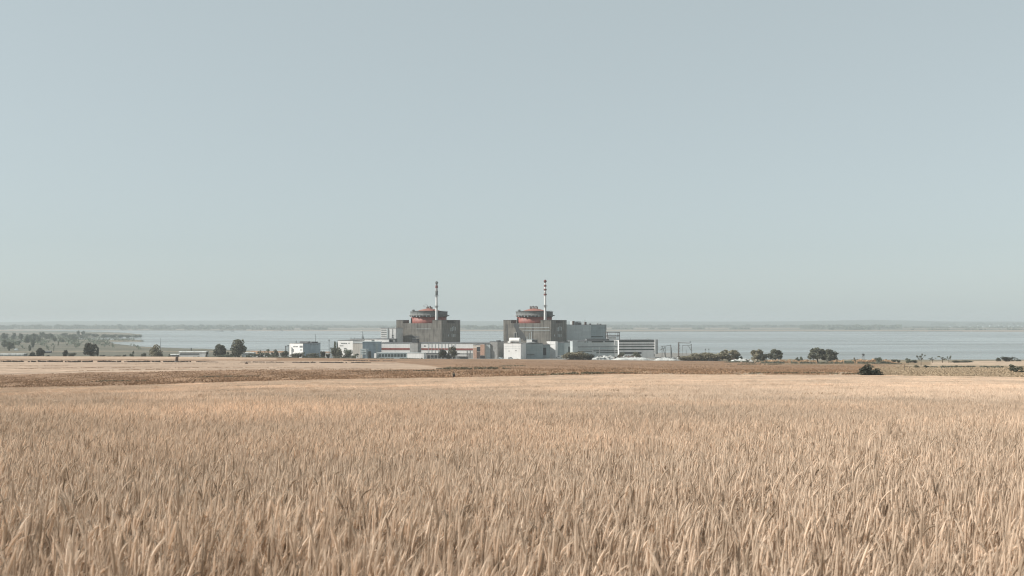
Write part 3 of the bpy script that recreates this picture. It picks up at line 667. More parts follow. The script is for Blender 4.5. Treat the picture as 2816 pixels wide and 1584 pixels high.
rubble('pale rubble heap at the right foot of the white cube', 1421, 1174, 16, 6, 'mound', 4)

b = Bld('roof_block', 'white rooftop box with dark open front beside the white cube roof', 'hut', 1262, 1448, 1463, 933, depth=9, th=R(16), base_z=17.5); b.body('white2', rm='palegrey')
MB().box(b.L/2, b.L/2+5, -b.D/2+.4, b.D/2-.4, 0, b.H-.6).build('dark_bay', M['dark'], b.root)
b = Bld('blue_grey_hall', 'blue-grey hall with shallow gable right of the white cube', 'industrial hall', 1212, 1447, 1493, 944.5, depth=28, th=R(-9), base_z=17.5); b.body('bluegrey')
MB().xprism([(-.1,b.H+.1),(.1,b.H+.1),(.1,b.H+.2)], 0, .1)
n_ = [(-b.L/2, b.H), (b.L/2, b.H), (b.L*.1, b.H+1.6)]
MB().add([(x,-b.D/2-.1,z) for x,z in n_]+[(x,b.D/2,z) for x,z in n_], [(0,1,2),(5,4,3),(0,3,4,1),(1,4,5,2),(2,5,3,0)]).build('gable_roof', M['steel'], b.root)
b.fbox('base_rail', 'steel', 1449, 1470, 974, 976.5, .3)  # dark steel strip low on the front wall
b = Bld('door_wing', 'blue-grey wing with one tall black door, left of the leaning white slab', 'industrial building', 1220, 1493, 1513, 948, depth=20, th=R(-9), base_z=17.5); b.body('bluegrey'); b.fbox('door', 'dark', 1493.5, 1502, 956, 977)
b.fbox('door_frame', 'palegrey', 1491.6, 1493.2, 949, 987, .5)
# white slab tower with overhang
b = Bld('white_slab_tower', 'narrow white slab tower with overhanging top, right of the black door', 'tower', 1236, 1512, 1527.5, 947, depth=6, th=R(30), base_z=17.5); b.body('white2', rm='white2')
x0, x1 = b.x(1503), b.x(1527.5); zt, zm, zl = b.z(939, 1520), b.z(944, 1520), b.z(947, 1520)
pr = [(x0, zt), (x0+.5, zm), (b.x(1512), zl), (x1, zl), (x1, zt)]
MB().add([(x,-b.D/2-.15,z) for x,z in pr]+[(x,b.D/2+.1,z) for x,z in pr], [(4,3,2,1,0)[::-1],(5,6,7,8,9)[::-1]]+[(i,i+5,(i+1)%5+5,(i+1)%5) for i in range(5)]).build('overhang', M['white2'], b.root)
b = Bld('blue_grey_shed', 'plain blue-grey shed between white slab tower and the small dark door', 'shed', 1255, 1527, 1552, 942.5, depth=20, th=R(-8), base_z=17.5); b.body('bluegrey')
b = Bld('low_workshop', 'pale workshop with square dark doorway left of the ribbon-window block', 'workshop', 1258, 1552, 1575, 941, depth=20, th=R(-8), base_z=17.5); b.body('palegrey'); b.fbox('door', 'glass', 1562.5, 1574, 953, 972)
b.fbox('cornice', 'roof', 1552, 1575, 938.5, 941.2, .4)

# turbine hall
b = Bld('turbine_hall', 'big windowless blue-grey turbine hall right of the second reactor', 'industrial hall', 1400, 1556, 1667, 893, depth=60, th=R(-7), base_z=17.5); b.body('bluegrey')
b.fbox('light_cladding', 'palegrey', 1557, 1625, 893.8, 937, .3)
b.fbox('window_band', 'glass', 1626, 1658, 924.5, 926.5, .4); b.fbox('window_band', 'glass', 1612, 1666, 931, 935, .5)
b.fbox('corner_pier', 'steel', 1665.3, 1667.3, 893, 935, .5)
for (p0, p1, h, m) in ((1577,1581,5.2,'rust'),(1585,1590.5,3.6,'steel'),(1592,1600,3.0,'steel'),(1610,1614.5,3.8,'rust'),(1623,1627,1.8,'steel'),(1645,1647,2.0,'steel'),(1652,1655,1.4,'steel')):
    MB().box(b.x(p0), b.x(p1), -b.D/2+3, -b.D/2+9, b.H+.1, b.H+h).build('roof_unit', M[m], b.root)
MB().box(b.x(1583), b.x(1608), 0, 12, b.H+.1, b.H+4.8).build('roof_canopy', M['palegrey'], b.root)
MB().tube([(b.x(1610.5),-b.D/2+5,b.H+3.5),(b.x(1610.5),-b.D/2+5,b.H+7.5)], .25).build('mast', M['steel'], b.root)
# open steel frame deck
def frame_deck():
    Y = 1330; root = empty('steel_frame_deck', (U(1684)*Y, Y, 17.5), R(7)); tag(root, 'open two-level steel frame deck at the right end of turbine hall', 'steel frame')
    k = Y/F; z = lambda row: zrow(row, Y)-17.5
    x = lambda px: (px-1684)*k
    for r0, r1_, nm in ((913,914.6,'top_beam'),(922.5,925,'deck_beam')):
        MB().box(x(1667), x(1703), -5, 5, z(r1_), z(r0)).build(nm, M['rust'], root)
    for px in (1668,1702):
        for yy in (-4.6,4.6): MB().box(x(px)-.35, x(px)+.35, yy-.35, yy+.35, 0, z(914.6)).build('post', M['rust'], root)
    for px in (1673,1678,1690): MB().box(x(px)-.12, x(px)+.12, -4.7,-4.5, z(922.5), z(914.6)).build('rail_post', M['steel'], root)
    MB().box(x(1669), x(1694), -3, 3, z(935), z(926.5)).build('parapet', M['white2'], root)
frame_deck()
# ribbon-window office, two wings
b = Bld('pipe_gallery_building', 'long pale block with broken dark ribbon windows and pipes, right of the workshop', 'industrial building', 1250, 1574, 1702, 937, depth=30, th=R(-8), base_z=17.5); b.body('palegrey')
b.fbox('stair_tower', 'palegrey', 1574.3, 1588, 936, 972, 1.6)
for (p0,p1,r0,r1_) in ((1627,1659,937,941.5),(1663,1688,937,941),(1589,1702,953,955),(1589,1628,965,967),(1632,1700,963.5,966),(1607,1611,939.5,941.5),(1614,1618,939.5,941.5),(1640,1700,968.5,971)):
    b.fbox('window', 'glass', p0, p1, r0, r1_)
b.fbox('pale_pier', 'white2', 1688.5, 1691, 936.5, 948, .6); b.fbox('service_pipe', 'bluegrey', 1591, 1690, 958.5, 960.5, .8)
for p in (1630, 1648, 1690): b.fbox('service_pipe', 'white', p, p+1.3, 956, 980, .7)
MB().box(b.x(1618), b.x(1680), -b.D*.2, b.D*.2, b.H+.1, b.H+2.2).build('roof_duct', M['steel'], b.root)
b = Bld('ribbon_window_office', 'white office block with four full-length dark ribbon windows and end pier', 'office building', 1250, 1702, 1801, 934.5, depth=24, th=R(-8), base_z=17.5); b.body('white2')
for r0, r1_ in ((936,940.3),(945.4,947.6),(952,954.8),(959.8,962.6)): 
    w_ = b.fbox('ribbon_window', 'glass', 1702, 1799.5, r0, r1_)
b.fbox('ground_floor_recess', 'dark', 1704, 1764, 968.5, 973, .2); b.fbox('end_pier', 'white2', 1799.5, 1804.5, 933.5, 974, .9); b.fbox('end_pier', 'concrete2', 1804.5, 1808.5, 933.5, 974, .7)
b.fbox('drain_pipe', 'steel', 1798.2, 1799.4, 962, 980, .4)
b.roofbox('roof_vent', 'palegrey', -.3, -.26, -.5, -.4, 1.6); b.roofbox('roof_vent', 'palegrey', .66, .7, -.5, -.4, 2.0)

# left group
b = Bld('white_office', 'white office with shaded side standing alone left of the plant', 'office building', 1250, 796, 833, 944, pxr=881, th=R(38), base_z=16.5); b.body('white2')
b.root['label'] = 'white three-storey block with shaded side, roof mast, left of plant'
for (p0,p1,r0,r1_) in ((806,812,952,954.5),(813,819,952,954.5),(824,832,950.5,956),(825,831,961,963.5),(805,808,960,968)): b.fbox('window', 'steel', p0, p1, r0, r1_)
b.sbox('side_shade_panel', 'blue', 834, 881, 944.6, 984, out=.1)  # thin panel that puts the shade of this white wall into its colour
for i in range(4): b.sbox('window', 'steel', 853+i*6, 857+i*6, 947, 949)
b.roofbox('roof_hut', 'roof', -.4, .9, -.3, -.1, 2.0); b.roofbox('roof_hut', 'roof', .1, .9, .1, .8, 1.6)
MB().tube([(b.L*.45, b.D*.25, b.H), (b.L*.45, b.D*.25, b.H+11)], .22).build('roof_mast', M['dark'], b.root)
MB().tube([(-b.L*.2,-b.D*.35,b.H),(-b.L*.2,-b.D*.35,b.H+3)], .4).build('roof_pipe', M['dark'], b.root)
b = Bld('admin_building', 'wide white administration block with curved-pipe roof, behind dark shrubs', 'office building', 1265, 929, 971, 936, depth=30, th=R(20), base_z=16.5); b.body('white2')
for (p0,p1,r0,r1_) in ((938,943,943,945.5),(944,949,943,945.5),(950,954,943,945.5),(958,961.5,943,945),(934,944,950,952),(946,953,957,960)): b.fbox('window', 'steel', p0, p1, r0, r1_)
b = Bld('long_roof_wing', 'long white upper wing with curved pipe on its roof', 'industrial building', 1300, 962, 1052, 932.5, depth=26, th=R(12), base_z=17); b.body('white2')
b.fbox('window_band', 'glass', 1022, 1033, 935.5, 938.5); b.fbox('window_band', 'glass', 1035, 1049, 936, 938.5)
for p in (965, 975, 1000): b.fbox('parapet_post', 'steel', p, p+1, 928, 932.5, .2)
o = MB(); zt = b.H
o.tube([(b.x(989),0,zt),(b.x(987.5),0,zt+6),(b.x(986),0,zt+9.5),(b.x(983.5),0,zt+10.4),(b.x(981),0,zt+9)], .9, .7).build('exhaust_pipe', M['palegrey'], b.root, True)
MB().tube([(b.x(985.5),0,zt),(b.x(986.5),0,zt+8)], .35).build('pipe_stay', M['steel'], b.root)
b = Bld('beige_annex', 'beige annex with blank wall left of the blue steel hall', 'industrial building', 1235, 970, 998, 943, depth=16, th=R(6), base_z=17); b.body('beige', rm='palegrey')
b = Bld('blue_steel_hall', 'boxy blue steel-clad hall in front of the long white wing', 'industrial hall', 1228, 997, 1048, 940, depth=22, th=R(-6), base_z=17.3); b.body('blue', rm='bluegrey')
b.fbox('blue_bay', 'bluegrey', 1033, 1040, 944, 984, .3); b.fbox('arched_door', 'glass', 1011, 1020, 966, 985, .3)
b = Bld('steel_frame_hut', 'pale framed hut on legs in front of the blue steel hall', 'hut', 1212, 991, 1007, 959, depth=8, th=R(10), base_z=17.3)
for sx in (-1,1):
    for sy in (-1,1): MB().box(sx*b.L*.47-.3, sx*b.L*.47+.3, sy*b.D*.45-.3, sy*b.D*.45+.3, 0, b.H).build('post', M['palegrey'], b.root)
for r0, r1_ in ((959,961),(966,968),(972,974.5)): b.fbox('beam', 'palegrey', 991, 1007, r0, r1_)
MB().box(-b.L*.42, b.L*.42, -b.D*.3, b.D*.4, b.z(976), b.z(961.5)).build('cabin', M['bluegrey'], b.root)
for px, nm in ((981, 'white marker post beside the framed hut'),):
    p = gp(px, 1195); p.z = 17.3; o = MB().box(-.6,.6,-.6,.6,0,4.2).box(-.8,.8,-.8,.8,4.2,4.6).build('marker_post', M['white2']); o.location = p; tag(o, nm, 'post')
# water column tower left
def slim_tower(label, px, Y, r0, r1_, w, m, name='slim_tower', cat='tower'):
    p = gp(px, Y); zb = p.z-.3; p.z = zb; root = empty(name, p, 0); tag(root, label, cat); k = Y/F; h = zrow(r0, Y)-zb
    MB().box(-w*k/2, w*k/2, -w*k/2, w*k/2, 0, h).build('shaft', M[m], root); MB().box(-w*k*.7, w*k*.7, -w*k*.7, w*k*.7, h, h+1.0).build('head', M['steel'], root)
    return root
slim_tower('slim pale tower by the white administration block with a low head', 911, 1240, 958, 985, 5, 'palegrey')
slim_tower('first grey pipe tower left of the alone white office', 786, 1262, 953, 985, 2.6, 'steel', 'pipe_tower')['label'] = 'thin grey column, outer one of the pair left of mast-topped office'
slim_tower('second', 792.5, 1262, 951.5, 985, 3.4, 'palegrey', 'pipe_tower')['label'] = 'thicker pale column touching the mast-topped office'
def mast(label, px, Y, r0, r1_, w=.22, head=False):
    p = gp(px, Y); p.z = zrow(r1_, Y)-.5 if False else p.z-.3; root = empty('mast', p, 0); tag(root, label, 'mast'); h = zrow(r0, Y)-p.z
    MB().tube([(0,0,0),(0,0,h)], w*1.4, w*.7).build('pole', M['dark'], root)
    if head: MB().box(-.7,.7,-.4,.4,h-2.2,h).build('head', M['steel'], root)
    return root
mast('thin dark mast with thicker head between office and administration block', 905, 1255, 934, 955, .3, True)
mast('tall thin mast beside the broad olive tree at left', 441.5, 1300, 929, 956)
mast('short signal mast over the low white sheds', 526, 1210, 957, 984, .3, True)
# low white sheds
def lowshed(label, px0, px1, top, Y, m='white2', base=None, slit=None, zb=None):
    pxm = (px0+px1)/2; p = gp(pxm, Y); zb = p.z-.3 if zb is None else zb; p.z = zb; root = empty('low_shed', p, 0); tag(root, label, 'shed')
    k = Y/F; w = (px1-px0)*k/2; h = zrow(top, Y)-zb
    MB().box(-w, w, -5, 5, 0, h-.8).build('wall', M[m], root)
    MB().xprism([(-5.5,h-.8),(5.5,h-.8),(4.6,h),(-4.6,h)], -w-.4, w+.4).build('roof', M['tarp'], root)
    if slit: MB().box(-w*.95, w*.5, -5.15, -4.9, h-slit-1.8, h-slit).build('window_band', M['steel'], root)
    return root
lowshed('long low white shed with grey window band below the lone signal mast', 496, 570, 966, 1185, slit=2.4)
lowshed('tiny pale shed left of the long low white shed', 473, 495, 973.5, 1185, 'concrete2')
lowshed('low pale shed between the tall tree and the scrub', 668, 700, 969, 1235, 'palegrey')
lowshed('long white greenhouse roof at the far left field edge', -20, 70, 972.5, 1195, 'tarp')
# pale strips and tarp tunnels at right of plant
def tunnel(label, px0, px1, top, Y, zb, m='tarp', turn=0.0):
    k = Y/F; pxm = (px0+px1)/2; root = empty('tarp_tunnel', (U(pxm)*Y, Y, zb), turn); tag(root, label, 'tarpaulin mound')
    L_ = (px1-px0)*k; h = zrow(top, Y)-zb; n = 26; vs = []; rr = random.Random(int(px0)); m_ = 8
    for i in range(n+1):
        sc = min(1, 3.5*min(i, n-i)/n+.25)*(.88+.14*rr.random())
        for j in range(m_+1):
            a = math.pi*j/m_; vs.append((-L_/2+L_*i/n, -h*1.5*math.cos(a)*sc, h*math.sin(a)*sc-.1))
    MB().add(vs, [(i*(m_+1)+j,(i+1)*(m_+1)+j,(i+1)*(m_+1)+j+1,i*(m_+1)+j+1) for i in range(n) for j in range(m_)]).build('cover', M[m], root, True)
    e = MB()
    for q in range(6): e.box(-L_/2+L_*(q+.6)/6.5, -L_/2+L_*(q+.6)/6.5+.5, -h*1.5-.3, -h*1.5+.1, -.2, .8)
    e.build('weights', M['rust'], root)
    return root
tunnel('long low white tarpaulin tunnel, nearest the brown field', 1679, 1795, 982.5, 1175, 17.7)
tunnel('white rounded tarpaulin tunnel at the field edge, right of the longest one', 1795, 1866, 985.5, 1172, 17.4)
rubble('tangled white sheets and frames heap right of the olive thicket', 1665, 1190, 82, 15, 'tarp', 12)
rubble('dark planted heap under the ribbon-window office', 1735, 1215, 60, 12, 'rust', 8)
rubble('white scrap heap under the pylon gantries', 1835, 1185, 68, 11, 'tarp', 10)
rubble('white stone slope between olive shrubs and dark trees', 2040, 1165, 62, 10, 'tarp', 3, 'stone_slope', 'stone slope')
# pylons
def gantry(label, px0, px1, top, Y, zb, style):
    k = Y/F; pm = (px0+px1)/2; root = empty('pylon_gantry', (U(pm)*Y, Y, zb), 0); tag(root, label, 'pylon')
    x = lambda p: (p-pm)*k; z = lambda r: zrow(r, Y)-zb
    if style == 0:
        MB().tube([(x(1820),0,0),(x(1821),0,z(951))], 0.45).tube([(x(1824),0,z(960)),(x(1832),0,0)], 0.45).build('leg', M['steel'], root)
        MB().tube([(x(1831),0,0),(x(1829),0,z(953)),(x(1825),0,z(960))], 0.42).build('leg', M['steel'], root)
        MB().tube([(x(1845),0,0),(x(1844.5),0,z(948))], 0.57).tube([(x(1848.5),0,0),(x(1845.5),0,z(955))], 0.45).build('leg', M['steel'], root)
        MB().tube([(x(1818),0,z(952)),(x(1831),0,z(951.5)),(x(1846),0,z(948.5))], 0.38).tube([(x(1819),0,z(958)),(x(1830),0,z(957))], 0.33).build('crossbeam', M['steel'], root)
        MB().tube([(x(1815),0,z(963)),(x(1820),0,z(960))], 0.45).build('insulator', M['steel'], root)
    else:
        MB().tube([(x(1866),0,0),(x(1865.5),0,z(941.5))], 0.57).build('leg', M['rust'], root)
        MB().tube([(x(1869.5),0,0),(x(1869.5),0,z(943))], 0.22).build('leg', M['rust'], root)
        MB().tube([(x(1903),0,0),(x(1900.5),0,z(946))], 0.51).build('leg', M['steel'], root)
        MB().tube([(x(1876),0,0),(x(1877),0,z(950))], 0.24).tube([(x(1889),0,0),(x(1888),0,z(962))], 0.24).build('leg', M['steel'], root)
        MB().tube([(x(1865),0,z(942)),(x(1874),0,z(943)),(x(1897),0,z(943.5))], 0.33).build('crossbeam', M['rust'], root)
        MB().tube([(x(1877),0,z(949.5)),(x(1889),0,z(949)),(x(1894),0,z(951)),(x(1902),0,z(947))], 0.33).build('crossbeam', M['steel'], root)
        for q in range(5): MB().box(x(1866), x(1869.5), -.1, .1, z(950+q*8), z(949.2+q*8)).build('rung', M['rust'], root)
        MB().tube([(x(1893),0,z(951)),(x(1900),0,z(963))], 0.30).build('brace', M['steel'], root)
        MB().lathe([(.1,z(942)),(1.0,z(941.3)),(1.0,z(940)),(.1,z(939))], x(1898.5), 0, 8).build('lamp_head', M['dark'], root)
gantry('slanted steel pylon frame, the smaller one beside the ribbon-window office', 1815, 1849, 948, 1205, 17.5, 0)
gantry('taller open steel gantry with lamp head at the olive shrubs', 1865, 1904, 941, 1200, 17.5, 1)
for i, px in enumerate((1940, 1949.5)):
    p = gp(px, 1190); root = empty('lamp_post', (p.x, p.y, 16.5), 0); tag(root, ('left' if i == 0 else 'right')+' of two short lamp posts sticking out above olive shrubs', 'lamp post', 'short lamp posts above the shrubs')
    h = zrow(960.5, 1190)-16.5; MB().tube([(0,0,0),(0,0,h)], .2).build('pole', M['dark'], root); MB().box(-.7,.5,-.3,.3,h-.3,h+.5).build('head', M['dark'], root)
# small watch tower on right shore
def watch(px, Y, top, base):
    zb = G(U(px)*Y, Y); root = empty('watch_tower', (U(px)*Y, Y, zb), 0); tag(root, 'tiny watch tower on thin legs above the tan reeds', 'tower'); h = zrow(top, Y)-zb
    for sx in (-1,1):
        for sy in (-1,1): MB().tube([(sx*1.3,sy*1.3,0),(sx*.7,sy*.7,h-2)], .14).build('leg', M['steel'], root)
    MB().box(-1,1,-1,1,h-2.2,h-.6).build('cabin', M['steel'], root); MB().xprism([(-1.3,h-.6),(1.3,h-.6),(0,h+.4)], -1.3, 1.3).build('roof', M['dark'], root)
    MB().tube([(.5,0,h),(4,0,h+2)], .1).build('antenna', M['palegrey'], root)
watch(2374, 1130, 973.5, 985)
# gate posts in pale grass
for i, px in enumerate((2487.5, 2502)):
    p = gp(px, 420); o = MB().tube([(0,0,-.2),(0,0,2.9 if i == 0 else 2.2)], .09).box(0,1.6 if i == 0 else .9,-.04,.04,2.1,2.25).build('fence_post', M['bark']); o.location = p
    tag(o, 'thin wooden fence post with a short rail in pale grass, '+('nearer the dark bush' if i == 0 else 'farther from the dark bush'), 'post', 'fence posts in pale grass')
# standing slab and stone in the left field
p = gp(485.5, 820); p.z = zrow(993.5, 820)
root = empty('leaning_slab', p, R(35)); tag(root, 'dark leaning slab standing on the pale field at left', 'slab')
MB().add([(-1.3,-.7,-.3),(1.1,-.7,-.3),(1.1,.7,-.3),(-1.3,.7,-.3),(-.7,-.6,3.5),(1.4,-.6,3.8),(1.4,.6,3.8),(-.7,.6,3.5)], [(0,3,2,1),(4,5,6,7),(0,1,5,4),(1,2,6,5),(2,3,7,6),(3,0,4,7)]).build('slab_face', M['slab'], root)
MB().box(-1.3,1.2,-.8,.8,-.3,.2).build('footing', M['concrete2'], root)
p = gp(677.5, 830); rs = MB().lathe([(.2,-.2),(1.1,.0),(1.2,.7),(.7,1.3),(.1,1.45)],0,0,9).build('boulder', M['slab']); rs.location = p; tag(rs, 'small dark boulder alone on the pale field', 'boulder')

# ================================================================ vegetation
def veg(kind, px, Y, w, top, leaf, name, label, cat=None, group=None, seed=None, zb=None):
    x = U(px)*Y; z = G(x, Y) if zb is None else zb; base = HOR + F*(CAMZ-z)/Y
    if name in ('olive_shrub', 'willow_thicket'): w *= 1.2; top -= 2.5
    return tree(kind, px, Y, w*1.08, max(3, (base-top)*1.04), leaf, name, label, cat or ('shrub' if 'shrub' in name or 'thicket' in name else 'tree'), group, seed if seed is not None else int(px) % 4)
